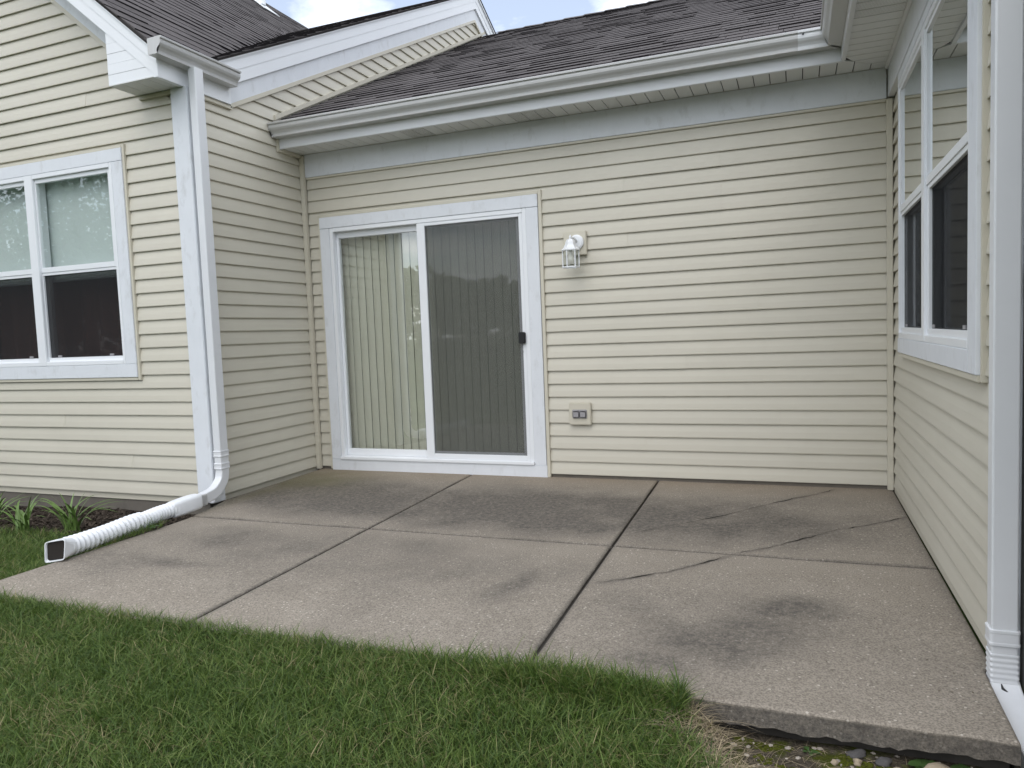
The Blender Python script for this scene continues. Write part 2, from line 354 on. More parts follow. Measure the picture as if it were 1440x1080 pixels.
bx('soffit_trim', FR, -2.99, -0.03, 0.0265, 0.045, SOF - 0.018, SOF - 0.0005, M['soffit'], house)

# fascias and gutters
bx('fascia', FB, XL + 0.012, 1.175, 0.285, 0.31, SOF - 0.012, 2.925, M['alu'], house)
bx('fascia', FR, -3.0, -0.3105, XR - 1.175, XR - 1.150, SOF - 0.012, 2.925, M['alu'], house)
GP = [(0.0, 0.105), (0.0, 0.0), (0.078, 0.0), (0.080, 0.009), (0.075, 0.012), (0.077, 0.024), (0.087, 0.038), (0.101, 0.050), (0.110, 0.063), (0.112, 0.078), (0.109, 0.089), (0.111, 0.093), (0.121, 0.094), (0.122, 0.105), (0.116, 0.109), (0.106, 0.109)]
def gutter(F, ua, ub, o0, z0, mitre_a=0, mitre_b=0, label=None):
    inner = [(a + (0.0016 if i < 3 else -0.0016), b + (0.0016 if i < 12 else -0.0016)) for i, (a, b) in enumerate(GP)]
    prof = GP + inner[::-1]
    rings = []
    for t in np.linspace(0, 1, 9):
        rings.append([F(ua + mitre_a * o * (1 - t) + t * (ub - ua + mitre_b * o), o0 + o, z0 + z) for o, z in prof])
    return obj('gutter', MB().loft(rings), M['gutter'], house, label=label)
g1 = gutter(FB, XL + 0.003, 1.173, 0.3105, 2.803, 0, -1.0, 'weathered gutter along the eave over the sliding door')
obj('end_cap', MB().prism([(o, z) for o, z in [(0.31 + a, 2.803 + b) for a, b in GP]], XL + 0.0005, XL + 0.0028, lambda u, o, z: (o, -u, z)), M['gutter'], g1)
obj('mitre_sleeve', MB().loft([[FB(0.90 + t * (0.27 - o), 0.3105 + o + 0.003, 2.803 + z - 0.002) for o, z in GP[2:14]] + [FB(0.90 + t * (0.27 - o), 0.3105 + o + 0.0015, 2.803 + z - 0.001) for o, z in reversed(GP[2:14])] for t in (0, 1)]), M['alu'], g1)
obj('screw', MB().tube([(0.93, -0.4275, 2.885), (0.93, -0.4315, 2.885)], 0.006, 8), M['black'], g1)
g2 = gutter(FR, -3.05, -0.3105, XR - 1.150, 2.803, 0, -1.0, 'gutter along the eave above the tall paired window')
# roof of the door wing
def slope_shingles(name_parent, P0, du, dv, nrm, rows, ulen, expo, clip, big):
    """rows of wedge shingles; P0 eave start, du along the eave, dv up the slope; clip(u, v) keeps a tab; big(u, v) = own object"""
    rest = MB(); n_own = 0
    P0 = Vector(P0); du = Vector(du); dv = Vector(dv); nrm = Vector(nrm)
    for r in range(rows):
        v = r * expo; u = -random.random() * 0.3
        while u < ulen:
            w = random.choice((0.14, 0.20, 0.26, 0.34, 0.44)); a, b = max(u, 0), min(u + w - 0.004, ulen); u += w
            if b - a < 0.03 or not clip((a + b) / 2, v + expo / 2): continue
            th = random.choice((0.007, 0.009, 0.013)); low = -random.random() * 0.004 - (0.006 if th > 0.012 else 0)
            v0, v1 = v + low, v + expo + 0.02
            q = [P0 + du * a + dv * v0, P0 + du * b + dv * v0, P0 + du * b + dv * v1, P0 + du * a + dv * v1]
            top = [q[0] + nrm * th, q[1] + nrm * th, q[2] + nrm * 0.002, q[3] + nrm * 0.002]
            mb = MB() if (big((a + b) / 2, v) and n_own < 300) else None
            t_ = mb if mb is not None else rest
            t_.add(q + top, [(0, 3, 2, 1), (4, 5, 6, 7), (0, 1, 5, 4), (1, 2, 6, 5), (2, 3, 7, 6), (3, 0, 4, 7)])
            if mb is not None: obj('shingle', mb, M['shingle'], name_parent, recalc=False, mats=[M['shingle_edge']], fm=[0, 0, 1, 0, 0, 0]); n_own += 1
    if rest.v: obj('shingle_field', rest, M['shingle'], name_parent, kind='stuff', recalc=False, mats=[M['shingle_edge']], fm=[0, 0, 1, 0, 0, 0] * (len(rest.f) // 6))
BR = 3.100                                # underside of shingles over y = 0
def zb_(y): return BR + 0.503 * y
rd = MB()
rd.add([(XL, -0.375, zb_(-0.375)), (1.12, -0.375, zb_(-0.375)), (5.79, 4.30, zb_(4.30)), (XL, 4.30, zb_(4.30)),
        (XL, -0.375, zb_(-0.375) - 0.03), (1.12, -0.375, zb_(-0.375) - 0.03), (5.79, 4.30, zb_(4.30) - 0.03), (XL, 4.30, zb_(4.30) - 0.03)],
       [(0, 1, 2, 3), (7, 6, 5, 4), (0, 4, 5, 1), (1, 5, 6, 2), (2, 6, 7, 3), (3, 7, 4, 0)])
rd.add([(XL, 4.30, zb_(4.30)), (5.79, 4.30, zb_(4.30)), (5.79, 8.5, zb_(4.30) - 2.1), (XL, 8.5, zb_(4.30) - 2.1)], [(0, 1, 2, 3)])
roof_b = obj('roof', rd, M['roofdeck'], house, label='grey shingle roof sloping up behind the sliding door', recalc=False)
s5 = math.sqrt(1 + 0.503 ** 2)
slope_shingles(roof_b, (XL + 0.004, -0.385, zb_(-0.385) + 0.002), (1, 0, 0), (0, 1 / s5, 0.503 / s5), (0, -0.503 / s5, 1 / s5), 34, 7.2, 0.155,
               lambda u, v: (XL + u) < 1.12 + (v / s5) - 0.05 and v / s5 < 4.69, lambda u, v: v < 1.55 and u < 4.5)
cap = MB()
for i in range(22):
    x0 = XL + 0.05 + i * 0.28 if i else XL + 0.2
    z = zb_(4.30) + 0.012
    cap.add([(x0, 4.16, z - 0.055), (x0 + 0.30, 4.16, z - 0.065), (x0 + 0.30, 4.30, z + 0.005), (x0, 4.30, z + 0.016), (x0, 4.44, z - 0.055), (x0 + 0.30, 4.44, z - 0.065)], [(0, 1, 2, 3), (3, 2, 5, 4)])
obj('ridge_cap', cap, M['shingle'], roof_b, recalc=False, kind='stuff')
# right wing roof
rd = MB(); zr = lambda x_: zb_(-0.375) + 0.503 * (x_ - 1.12)
rd.add([(1.12, -0.375, zr(1.12)), (1.12, -3.1, zr(1.12)), (5.0, -3.1, zr(5.0)), (5.0, 3.50, zr(5.0)), (1.12, -0.375, zr(1.12) - .03), (1.12, -3.1, zr(1.12) - .03), (5.0, -3.1, zr(5.0) - .03), (5.0, 3.5, zr(5.0) - .03)],
       [(0, 1, 2, 3), (7, 6, 5, 4), (0, 4, 5, 1), (1, 5, 6, 2), (2, 6, 7, 3), (3, 7, 4, 0)])
roof_r = obj('roof', rd, M['shingle'], house, label='shingle roof above the tall paired window', recalc=False)

# --- rake of the main block on the return wall
J0, B0, T0, S0 = 3.375, 3.515, 3.700, 3.728
def rake(name, c0, c1, o0, o1, m, ua, ub=3.94, par=house, bevel=0.0):
    pk = 3.94
    poly = [(ua, c0 + 0.501 * ua), (pk, c0 + 0.501 * pk), (5.6, c0 + 0.501 * pk - 0.501 * (5.6 - pk)), (5.6, c1 + 0.501 * pk - 0.501 * (5.6 - pk)), (pk, c1 + 0.501 * pk), (ua, c1 + 0.501 * ua)]
    return obj(name, MB().prism(poly, o0, o1, FL), m, par, bevel=bevel)
rake('frieze_board', J0, B0 + 0.03, -0.014, 0.014, M['white'], -0.868)
rk = rake('rake_board', B0, 3.61, -0.01, 0.036, M['white_pvc'], -1.01)
rake('rake_board', 3.6105, T0, -0.01, 0.040, M['white_pvc'], -1.03)
rake('rake_trim', T0 + 0.0005, S0, -0.01, 0.056, M['white_pvc'], -1.05)
rake('trim_strip', J0 - 0.034, J0 - 0.0005, -0.010, 0.018, M['beige_trim'], -0.86)
obj('trim_strip', MB().prism([(-0.34, 3.125 - 0.17), (4.3, 3.125 + 2.163), (4.3, 3.125 + 2.200), (-0.34, 3.125 - 0.132)], -0.006, 0.016, FL), M['beige_trim'], house)
# main block roof: front slope and back slope
def zm(y): return 3.7285 + 0.501 * y
rd = MB()
rd.add([(XL + 0.062, -1.05, zm(-1.05)), (XL + 0.062, 3.94, zm(3.94)), (-9.0, 3.94, zm(3.94)), (-9.0, -1.05, zm(-1.05)),
        (XL + 0.062, -1.05, zm(-1.05) - .02), (XL + 0.062, 3.94, zm(3.94) - .02), (-9.0, 3.94, zm(3.94) - .02), (-9.0, -1.05, zm(-1.05) - .02)],
       [(0, 1, 2, 3), (7, 6, 5, 4), (0, 4, 5, 1), (1, 5, 6, 2), (2, 6, 7, 3), (3, 7, 4, 0)])
rd.v = [(a, b, c + (0.0 if i < 4 else 0.004)) for i, (a, b, c) in enumerate(rd.v)]
rd.add([(XL + 0.062, 3.94, zm(3.94)), (-9.0, 3.94, zm(3.94)), (-9.0, 8.9, zm(-1.05)), (XL + 0.062, 8.9, zm(-1.05)),
        (XL + 0.062, 3.94, zm(3.94) + .02), (-9.0, 3.94, zm(3.94) + .02), (-9.0, 8.9, zm(-1.05) + .02), (XL + 0.062, 8.9, zm(-1.05) + .02)],
       [(0, 1, 2, 3), (7, 6, 5, 4), (0, 4, 5, 1), (1, 5, 6, 2), (2, 6, 7, 3), (3, 7, 4, 0)])
roof_m = obj('roof', rd, M['roofdeck'], house, label='dark shingle roof edge above the long white rake board', recalc=False)
# gable roof (steep), valley where the two planes meet
GC = 0.535
zg = lambda x_: GC - 0.833 * x_
slope_shingles(roof_m, (XL + 0.068, -1.02, zm(-1.02) + 0.001), (-1, 0, 0), (0, 1 / s5, 0.501 / s5), (0, -0.501 / s5, 1 / s5), 36, 4.0, 0.155,
               lambda u, v: zm(-1.02 + v / s5) > zg(XL + 0.068 - u) - 0.02 and v / s5 < 4.95, lambda u, v: False)
rd = MB(); xe, xr_ = -3.05, -8.3
rd.add([(xe, -1.575, zg(xe)), (xe, -1.02, zg(xe)), (xr_, 9.0, zg(xr_)), (xr_, -1.575, zg(xr_)), (xe, -1.575, zg(xe) - .02), (xe, -1.02, zg(xe) - .02), (xr_, 9.0, zg(xr_) - .02), (xr_, -1.575, zg(xr_) - .02)],
       [(0, 1, 2, 3), (7, 6, 5, 4), (0, 4, 5, 1), (1, 5, 6, 2), (2, 6, 7, 3), (3, 7, 4, 0)])
rd.add([(xr_, -1.575, zg(xr_)), (xr_, 9.0, zg(xr_)), (xr_ - 5.2, 9.0, zg(xr_) - 4.33), (xr_ - 5.2, -1.575, zg(xr_) - 4.33)], [(0, 1, 2, 3)])
roof_g = obj('roof', rd, M['roofdeck'], house, label='steep grey shingle roof over the gable with brown curtains', recalc=False)
s8 = math.sqrt(1 + 0.833 ** 2)
slope_shingles(roof_g, (xe + 0.008, -1.585, zg(xe + 0.008) + 0.002), (0, 1, 0), (-1 / s8, 0, 0.833 / s8), (0.833 / s8, 0, 1 / s8), 44, 10.4, 0.155,
               lambda u, v: zg(xe - v / s8) > zm(-1.585 + u) - 0.03 or -1.585 + u > 3.9, lambda u, v: v < 3.0 and u < 3.2)
# little white vent flashing high on that roof
vp = (-7.62, 5.2, zg(-7.62))
fl = MB(); n_ = Vector((0.833 / s8, 0, 1 / s8)); dv_ = Vector((-1 / s8, 0, 0.833 / s8))
c0 = Vector(vp) + n_ * 0.022
fl.loft([[c0 + Vector((0, a * 0.2, 0)) + dv_ * (b * 0.25) + n_ * h for a, b in ((-1, -1), (1, -1), (1, 1), (-1, 1))] for h in (0, 0.01)])
fl.tube([c0, c0 + Vector((0, 0, 0.35))], 0.06, 12)
obj('roof_vent', fl, M['white_pvc'], roof_g)

# --- gable rake, box return, gutter over the corner
Y0 = -D - 0.25
FGo = lambda u, o, z: (u, Y0 - o, z)
def grake(name, c0, c1, o0, o1, m, ub, **k):
    ua = -8.3
    f = lambda c, u: c - 0.833 * u
    return obj(name, MB().prism([(ua, f(c0, ua)), (ub, f(c0, ub)), (ub, f(c1, ub)), (ua, f(c1, ua))], o0, o1, FGo), m, house, **k)
grake('rake_board', 0.340, 0.430, -0.02, 0.0, M['white_pvc'], -3.105)
grake('rake_board', 0.4305, 0.505, -0.02, 0.004, M['white_pvc'], -3.105)
grake('rake_trim', 0.5055, 0.533, -0.02, 0.014, M['white_pvc'], -3.06)
obj('frieze_board', MB().prism([(-8.3, 0.165 + 0.833 * 8.3), (-3.30, 0.165 + 0.833 * 3.30), (-3.30, 0.42 + 0.833 * 3.30), (-8.3, 0.42 + 0.833 * 8.3)], -0.014, 0.014, FG), M['white'], house)
obj('trim_strip', MB().prism([(-8.3, 0.125 + 0.833 * 8.3), (-3.5, 0.125 + 0.833 * 3.5), (-3.5, 0.1645 + 0.833 * 3.5), (-8.3, 0.1645 + 0.833 * 8.3)], -0.012, 0.010, FG), M['beige_trim'], house)
obj('rake_soffit', MB().prism([(-8.3, 0.36 + 0.833 * 8.3), (-3.13, 0.36 + 0.833 * 3.13), (-3.13, 0.375 + 0.833 * 3.13), (-8.3, 0.375 + 0.833 * 8.3)], 0.0, 0.232, FG), M['soffit'], house)
box_ret = obj('box_return', MB().prism([(-3.545, 2.955), (-3.135, 2.955), (-3.135, 0.40 + 0.833 * 3.135), (-3.545, 0.40 + 0.833 * 3.545)], -0.235, -0.021, FGo), M['white'], house, label='boxed white eave return under the gable rake')
zz = 2.942; i = 0
while zz < 3.29:
    z1 = min(zz + 0.068, 3.30); um = lambda z: min(-3.106, (0.3395 - z) / 0.833)
    if um(z1) > -3.555: obj('panel_strip', MB().prism([(-3.556, zz), (um(zz), zz), (um(z1), z1), (-3.556, z1)], -0.02, -0.0045 + 0.0012 * (i % 2), FGo), M['white_pvc'], box_ret)
    zz += 0.070; i += 1
for i in range(4):
    a = -3.55 + i * 0.1125
    obj('soffit_panel', MB().box((a, -0.232, 2.9345), (a + 0.1085, -0.0, 2.941), FGo), M['soffit'], box_ret)
bx('fascia', FL, Y0 - 0.0005, -0.87, -0.005, 0.034, 2.930, 3.140, M['white_pvc'], house, bevel=0.002)
bx('trim_strip', FL, -1.20, -0.845, -0.010, 0.018, 2.902, 2.9295, M['beige_trim'], house)
bx('trim_strip', FG, -3.545, -3.235, -0.010, 0.016, 2.905, 2.932, M['beige_trim'], house)
g3 = gutter(FL, -1.628, -0.885, 0.0345, 3.047, label='short gutter above the corner of the gable')
for uu in (-1.6305, -0.8848):
    obj('end_cap', MB().prism([(0.0345 + a, 3.047 + b) for a, b in GP], uu, uu + 0.0022, lambda u, o, z: (XL + u, o, z)), M['gutter'], g3)

# --- rooms behind the openings
def room(F, u0, u1, z0, z1, o1, m):
    mb = MB(); a = -0.10
    t = 0.03
    mb.box((u0 - t, o1 - t, z0 - t), (u1 + t, o1, z1 + t), F)
    mb.box((u0 - t, o1, z0 - t), (u0, a, z1 + t), F); mb.box((u1, o1, z0 - t), (u1 + t, a, z1 + t), F)
    mb.box((u0, o1, z0 - t), (u1, a, z0), F); mb.box((u0, o1, z1), (u1, a, z1 + t), F)
    return obj('room_lining', mb, m, house)
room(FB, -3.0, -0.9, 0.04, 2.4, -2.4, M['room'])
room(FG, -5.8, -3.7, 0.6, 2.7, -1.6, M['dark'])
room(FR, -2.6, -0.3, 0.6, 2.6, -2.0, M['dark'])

# --- sliding door
door = obj('sliding_door', MB().box((-2.886, -0.10, 0.028), (-2.852, 0.012, 2.085), FB).box((-1.108, -0.10, 0.028), (-1.074, 0.012, 2.085), FB).box((-2.852, -0.10, 2.050), (-1.108, 0.012, 2.085), FB).box((-2.852, -0.10, 0.028), (-1.108, 0.016, 0.098), FB),
           M['white_pvc'], house, bevel=0.003, label='white sliding patio door, fixed pane on one side and screen on the other')
bx('casing_board', FB, -2.982, -2.887, -0.014, 0.016, 0.0685, 2.083, M['white'], door)
bx('casing_board', FB, -1.073, -0.976, -0.014, 0.016, 0.0685, 2.083, M['white'], door)
bx('casing_board', FB, -2.982, -0.976, -0.014, 0.017, 2.0855, 2.181, M['white'], door)
bx('casing_board', FB, -2.982, -0.970, -0.014, 0.018, -0.029, 0.0675, M['white'], door)
bx('sill_nose', FB, -2.886, -1.074, 0.012, 0.030, 0.069, 0.094, M['white_pvc'], door)
bx('trim_strip', FB, -3.004, -2.9825, -0.012, 0.010, -0.02, 2.204, M['beige_trim'], door)
bx('trim_strip', FB, -0.9755 + 0.004, -0.945, -0.012, 0.014, -0.026, 2.212, M['beige_trim'], door)
bx('trim_strip', FB, -2.982, -0.9715, -0.012, 0.010, 2.1815, 2.204, M['beige_trim'], door)
def frame4(name, F, u0, u1, z0, z1, w, o0, o1, m, par, wb=None, wt=None, bevel=0.003, **k):
    wb = wb or w; wt = wt or w
    mb = MB().box((u0, o0, z0), (u0 + w, o1, z1), F).box((u1 - w, o0, z0), (u1, o1, z1), F).box((u0 + w, o0, z0), (u1 - w, o1, z0 + wb), F).box((u0 + w, o0, z1 - wt), (u1 - w, o1, z1), F)
    return obj(name, mb, m, par, bevel=bevel, **k)
frame4('fixed_panel', FB, -2.851, -1.985, 0.0985, 2.0495, 0.022, -0.075, -0.035, M['white_pvc'], door, 0.058, 0.052)
frame4('sliding_panel', FB, -2.03, -1.109, 0.0985, 2.0495, 0.060, -0.033, -0.012, M['white_pvc'], door, 0.058, 0.04)
frame4('screen_panel', FB, -2.028, -1.109, 0.0985, 2.0495, 0.030, -0.0105, 0.008, M['white_pvc'], door, 0.040, 0.026)
bx('panel_stile', FB, -2.036, -1.964, -0.012, 0.010, 0.0985, 2.0495, M['white_pvc'], door)
bx('glass', FB, -2.828, -2.03, -0.057, -0.052, 0.157, 1.998, M['door_glass'], door, bevel=0)
bx('glass', FB, -1.968, -1.170, -0.024, -0.0195, 0.157, 2.01, M['door_glass'], door, bevel=0)
bx('screen', FB, -1.963, -1.139, -0.002, -0.0005, 0.139, 2.0235, M['screen'], door, bevel=0)
hd = bx('handle', FB, -1.165, -1.110, 0.009, 0.040, 1.035, 1.125, M['black'], door, bevel=0.006)
obj('handle_wire', MB().tube([FB(-1.135, 0.02, 1.03), FB(-1.137, 0.022, 0.995), FB(-1.131, 0.018, 0.965)], 0.0015, 6).tube([FB(-1.138, 0.02, 1.128), FB(-1.137, 0.02, 1.148)], 0.0015, 6), M['grey_plastic'], door)

# --- windows
def window(F, a, b, panes, z0, z1, mull, label, of, op, top=(1.78, 2.437), bot=(1.068, 1.716)):
    w = frame4('window', F, a, b, z0, z1, 0.030, -0.09, of, M['white_pvc'], house, 0.034, 0.034, label=label)
    bx('mullion', F, mull[0], mull[1], -0.09, of + 0.002, z0 + 0.001, z1 - 0.001, M['white_pvc'], w, bevel=0.004)
    for k, (p, q) in enumerate(panes):
        lo = a + 0.029 if k == 0 else mull[1] - 0.001; hi = b - 0.029 if k == len(panes) - 1 else mull[0] + 0.001
        def ring(n_, za, zb2, o0, o1, zlo, zhi):
            mb = MB().box((lo, o0, zlo), (p, o1, zhi), F).box((q, o0, zlo), (hi, o1, zhi), F).box((p, o0, zlo), (q, o1, za), F).box((p, o0, zb2), (q, o1, zhi), F)
            return obj(n_, mb, M['white_pvc'], w, bevel=0.0015)
        ring('upper_sash', top[0], top[1], op - 0.02, op + 0.009, bot[1] + 0.024, z1 - 0.033)
        ring('lower_sash', bot[0], bot[1], op - 0.055, op - 0.024, z0 + 0.033, bot[1] + 0.04)
        frame4('screen_frame', F, lo, hi, z0 + 0.033, bot[1] + 0.0235, max(p - lo, 0.012) - 0.004, op - 0.018, op + 0.004, M['white_pvc'], w, 0.032, 0.022, bevel=0.0015)
        bx('pane', F, p - 0.004, q + 0.004, op - 0.004, op, top[0] - 0.004, top[1] + 0.004, M['glass'], w, bevel=0)
        bx('pane', F, p - 0.004, q + 0.004, op - 0.042, op - 0.038, bot[0] - 0.004, bot[1] + 0.004, M['glass'], w, bevel=0)
        bx('insect_screen', F, p - 0.006, q + 0.006, op - 0.010, op - 0.009, bot[0] - 0.006, bot[1] + 0.004, M['screen_dense'], w, bevel=0)
        for tq in (p + 0.10, q - 0.11):
            bx('screen_tab', F, tq - 0.02, tq + 0.02, op - 0.008, op - 0.002, bot[0] + 0.001, bot[0] + 0.016, M['grey_plastic'], w, bevel=0)
    return w
wl = window(FG, -5.645, -3.856, [(-5.585, -4.812), (-4.694, -3.920)], 1.0, 2.503, (-4.800, -4.706), 'paired white window with brown curtains in the gable wall', 0.018, -0.008)
for (a, b, c, d_) in ((-3.855, -3.752, 1.0005, 2.5025), (-5.752, -5.6455, 1.0005, 2.5025), (-5.752, -3.752, 2.504, 2.597), (-5.752, -3.752, 0.900, 0.9995)):
    bx('casing_board', FG, a, b, -0.014, 0.018, c, d_, M['white'], wl)
for (a, b, c, d_) in ((-3.7515, -3.728, 0.876, 2.622), (-5.776, -5.7525, 0.876, 2.622), (-5.752, -3.752, 2.5975, 2.618), (-5.752, -3.752, 0.876, 0.8995)):
    bx('trim_strip', FG, a, b, -0.012, 0.011, c, d_, M['beige_trim'], wl)
wr = window(FR, -2.402, -0.472, [(-2.318, -1.440), (-1.337, -0.545)], 1.0, 2.492, (-1.430, -1.347), 'tall paired window reflecting the siding, beside the corner downspout', 0.022, 0.006)
for (a, b, c, d_) in ((-2.525, -2.4025, 0.915, 2.543), (-2.402, -0.472, 0.9151, 0.9995)):
    bx('casing_board', FR, a, b, -0.014, 0.026, c, d_, M['white'], wr)
bx('casing_board', FR, -2.402, -0.472, -0.014, 0.022, 2.4925, 2.543, M['white'], wr)
bx('trim_strip', FR, -0.4715, -0.452, -0.014, 0.016, 0.92, 2.54, M['beige_trim'], wr)
bx('trim_strip', FR, -2.545, -2.5255, -0.012, 0.012, 0.890, 2.543, M['beige_trim'], wr)
bx('trim_strip', FR, -2.525, -0.472, -0.012, 0.020, 0.890, 0.9145, M['beige_trim'], wr)

# ------------------------------------------------------------------ things inside the openings
bl = thing('vertical_blind', (-1.98, 0.16, 0.06), 'cream vertical slat blind hanging closed behind the sliding door glass', 'blind')
obj('head_rail', MB().box((-2.95, 0.14, 2.10), (-1.0, 0.18, 2.14)), M['white_pvc'], bl)
x = -2.93; i = 0
while x < -1.02:
    a = R(-4 + random.uniform(-2, 2)); h = 0.0374; cx, sx = math.cos(a) * h, math.sin(a) * h
    mb = MB(); pts = []
    for t in np.linspace(-1, 1, 5): pts.append((x + cx * t, 0.16 + sx * t - 0.007 * (1 - t * t)))
    ring0 = [(px, py, 0.075) for px, py in pts] + [(px, py + 0.0012, 0.075) for px, py in reversed(pts)]
    ring1 = [(p[0], p[1], 2.10) for p in ring0]
    obj('slat', mb.loft([ring0, ring1]), M['slat'], bl)
    x += 0.0765; i += 1
sh = thing('window_shade', (-4.70, -D + 0.13, 1.70), 'pale grey shade pulled half way down behind the gable window', 'shade')
obj('shade_cloth', MB().box((-5.72, -D + 0.105, 1.69), (-3.78, -D + 0.108, 2.52)), M['shade'], sh)
obj('hem_bar', MB().box((-5.72, -D + 0.099, 1.672), (-3.78, -D + 0.114, 1.69)), M['white_pvc'], sh, bevel=0.003)
cu = MB()
pts = [(-5.74 + 1.98 * t, -D + 0.24 + 0.025 * math.sin(t * 60) + 0.01 * math.sin(t * 23)) for t in np.linspace(0, 1, 160)]
cu.loft([[(a, b, z) for a, b in pts] + [(a, b + 0.003, z) for a, b in reversed(pts)] for z in (0.75, 2.55)])
obj('curtain', cu, M['curtain'], None, 'dark brown pleated curtain behind the lower panes of the gable window', 'curtain', origin=(-4.75, -D + 0.24, 0.75))

# ------------------------------------------------------------------ wall lantern
ln = thing('wall_lantern', (-0.684, 0.0, 1.69), 'white hexagonal lantern mounted on the siding beside the sliding door', 'lantern')
obj('mounting_block', MB().box((-0.773, -0.026, 1.688), (-0.594, 0.0, 1.868)), M['beige_trim'], ln, bevel=0.005)
cx, cyy = -0.686, -0.135
obj('back_plate', MB().tube([(-0.668, -0.0265, 1.785), (-0.668, -0.040, 1.785), (-0.668, -0.046, 1.785)], [0.056, 0.056, 0.044], 28), M['white_pvc'], ln)
obj('arm', MB().tube([(-0.668, -0.045, 1.79), (-0.672, -0.075, 1.806), (-0.680, -0.105, 1.812), (cx, cyy, 1.806), (cx, cyy, 1.790)], [0.012, 0.011, 0.010, 0.010, 0.010], 10), M['white_pvc'], ln, smooth=True)
hexr = lambda r, z, ph=0.3: [(cx + r * math.cos(ph + k * math.pi / 3), cyy + r * math.sin(ph + k * math.pi / 3), z) for k in range(6)]
roofm = MB().loft([hexr(0.069, 1.716), hexr(0.069, 1.722), hexr(0.054, 1.736), hexr(0.042, 1.758), hexr(0.036, 1.780), hexr(0.026, 1.796), hexr(0.010, 1.803)])
obj('lantern_roof', roofm, M['white_pvc'], ln)
obj('finial', MB().tube([(cx, cyy, 1.802), (cx, cyy, 1.812), (cx, cyy, 1.820), (cx, cyy, 1.832)], [0.007, 0.010, 0.008, 0.003], 10), M['white_pvc'], ln, smooth=True)
for k in range(6):
    a = 0.3 + k * math.pi / 3; p = (cx + 0.060 * math.cos(a), cyy + 0.060 * math.sin(a)); q = (cx + 0.058 * math.cos(a + math.pi / 3), cyy + 0.058 * math.sin(a + math.pi / 3))
    obj('post', MB().tube([(p[0], p[1], 1.596), (p[0], p[1], 1.716)], 0.0048, 6), M['white_pvc'], ln)
    p2 = (cx + 0.058 * math.cos(a), cyy + 0.058 * math.sin(a))
    obj('glass_pane', MB().add([(p2[0], p2[1], 1.598), (q[0], q[1], 1.598), (q[0], q[1], 1.715), (p2[0], p2[1], 1.715)], [(0, 1, 2, 3)]), M['lamp_glass'], ln)
    obj('foot', MB().tube([(p[0], p[1], 1.583), (p[0], p[1], 1.589)], 0.004, 6), M['white_pvc'], ln)
obj('base_ring', MB().loft([hexr(0.064, 1.588), hexr(0.066, 1.592), hexr(0.064, 1.598), hexr(0.052, 1.598), hexr(0.052, 1.588), hexr(0.064, 1.588)], cap=False), M['white_pvc'], ln)
obj('bulb', MB().tube([(cx, cyy, 1.716), (cx, cyy, 1.69), (cx, cyy, 1.675), (cx, cyy, 1.650), (cx, cyy, 1.628), (cx, cyy, 1.618)], [0.013, 0.013, 0.02, 0.028, 0.02, 0.004], 14), M['bulb'], ln, smooth=True)

# ------------------------------------------------------------------ outlet
ol = thing('outdoor_outlet', (-0.688, 0.0, 0.393), 'cream outlet block with grey weather cover low on the siding', 'outlet')
obj('mounting_block', MB().box((-0.774, -0.026, 0.393), (-0.600, 0.0, 0.567)), M['beige_trim'], ol, bevel=0.006)
obj('cover_plate', MB().box((-0.746, -0.034, 0.446), (-0.630, -0.0265, 0.513)), M['grey_plastic'], ol, bevel=0.003)
for a in (-0.742, -0.687):
    obj('flip_lid', MB().box((a, -0.044, 0.452), (a + 0.052, -0.0345, 0.500)), M['grey_plastic'], ol, bevel=0.005)
    obj('hinge', MB().tube([(a + 0.004, -0.040, 0.506), (a + 0.047, -0.040, 0.506)], 0.0035, 8), M['grey_plastic'], ol)

# ------------------------------------------------------------------ downspouts
def rrect(w, h, c=0.012, seg=3):
    pts = []
    for (sx_, sy_, a0) in ((1, 1, 0), (-1, 1, 90), (-1, -1, 180), (1, -1, 270)):
        for k in range(seg + 1):
            a = R(a0 + 90 * k / seg); pts.append((sx_ * (w / 2 - c) + c * math.cos(a), sy_ * (h / 2 - c) + c * math.sin(a)))
    return pts
def spine(ctrl, n=8):
    P = [Vector(p) for p in ctrl]; outp = []
    for i in range(len(P) - 1):
        p0, p1, p2, p3 = P[max(i - 1, 0)], P[i], P[i + 1], P[min(i + 2, len(P) - 1)]
        for k in range(n):
            t = k / n; outp.append(0.5 * ((2 * p1) + (-p0 + p2) * t + (2 * p0 - 5 * p1 + 4 * p2 - p3) * t * t + (-p0 + 3 * p1 - 3 * p2 + p3) * t ** 3))
    outp.append(P[-1]); return outp
ds = thing('downspout', (-3.02, -1.30, -0.03), 'white downspout at the gable corner with a corrugated hose lying beside the patio', 'downspout', 'white downspouts')
LX, LY = -3.022, -1.302
shp = rrect(0.062, 0.082, 0.008)
obj('pipe', MB().loft([[(LX + a, LY + b, z) for a, b in shp] for z in (0.262, 1.2, 2.2, 3.046)]), M['alu'], ds)
for zc in (0.335, 0.245):
    s2 = rrect(0.072, 0.092, 0.009); 
    obj('strap', MB().loft([[(LX + a * q, LY + b * q, zc + dz) for a, b in s2] for dz, q in ((-0.022, 0.97), (-0.020, 1.0), (-0.013, 1.0), (-0.010, 0.96), (0.010, 0.96), (0.013, 1.0), (0.020, 1.0), (0.022, 0.97))]), M['alu'], ds)
el = spine([(LX, LY, 0.262), (LX, LY, 0.20), (LX, LY - 0.02, 0.135), (LX + 0.002, LY - 0.09, 0.075), (LX + 0.006, LY - 0.19, 0.052), (-3.008, -1.60, 0.045)], 6)
obj('elbow', MB().tube(el, 1.0, shape=rrect(0.064, 0.078, 0.009)), M['alu'], ds)
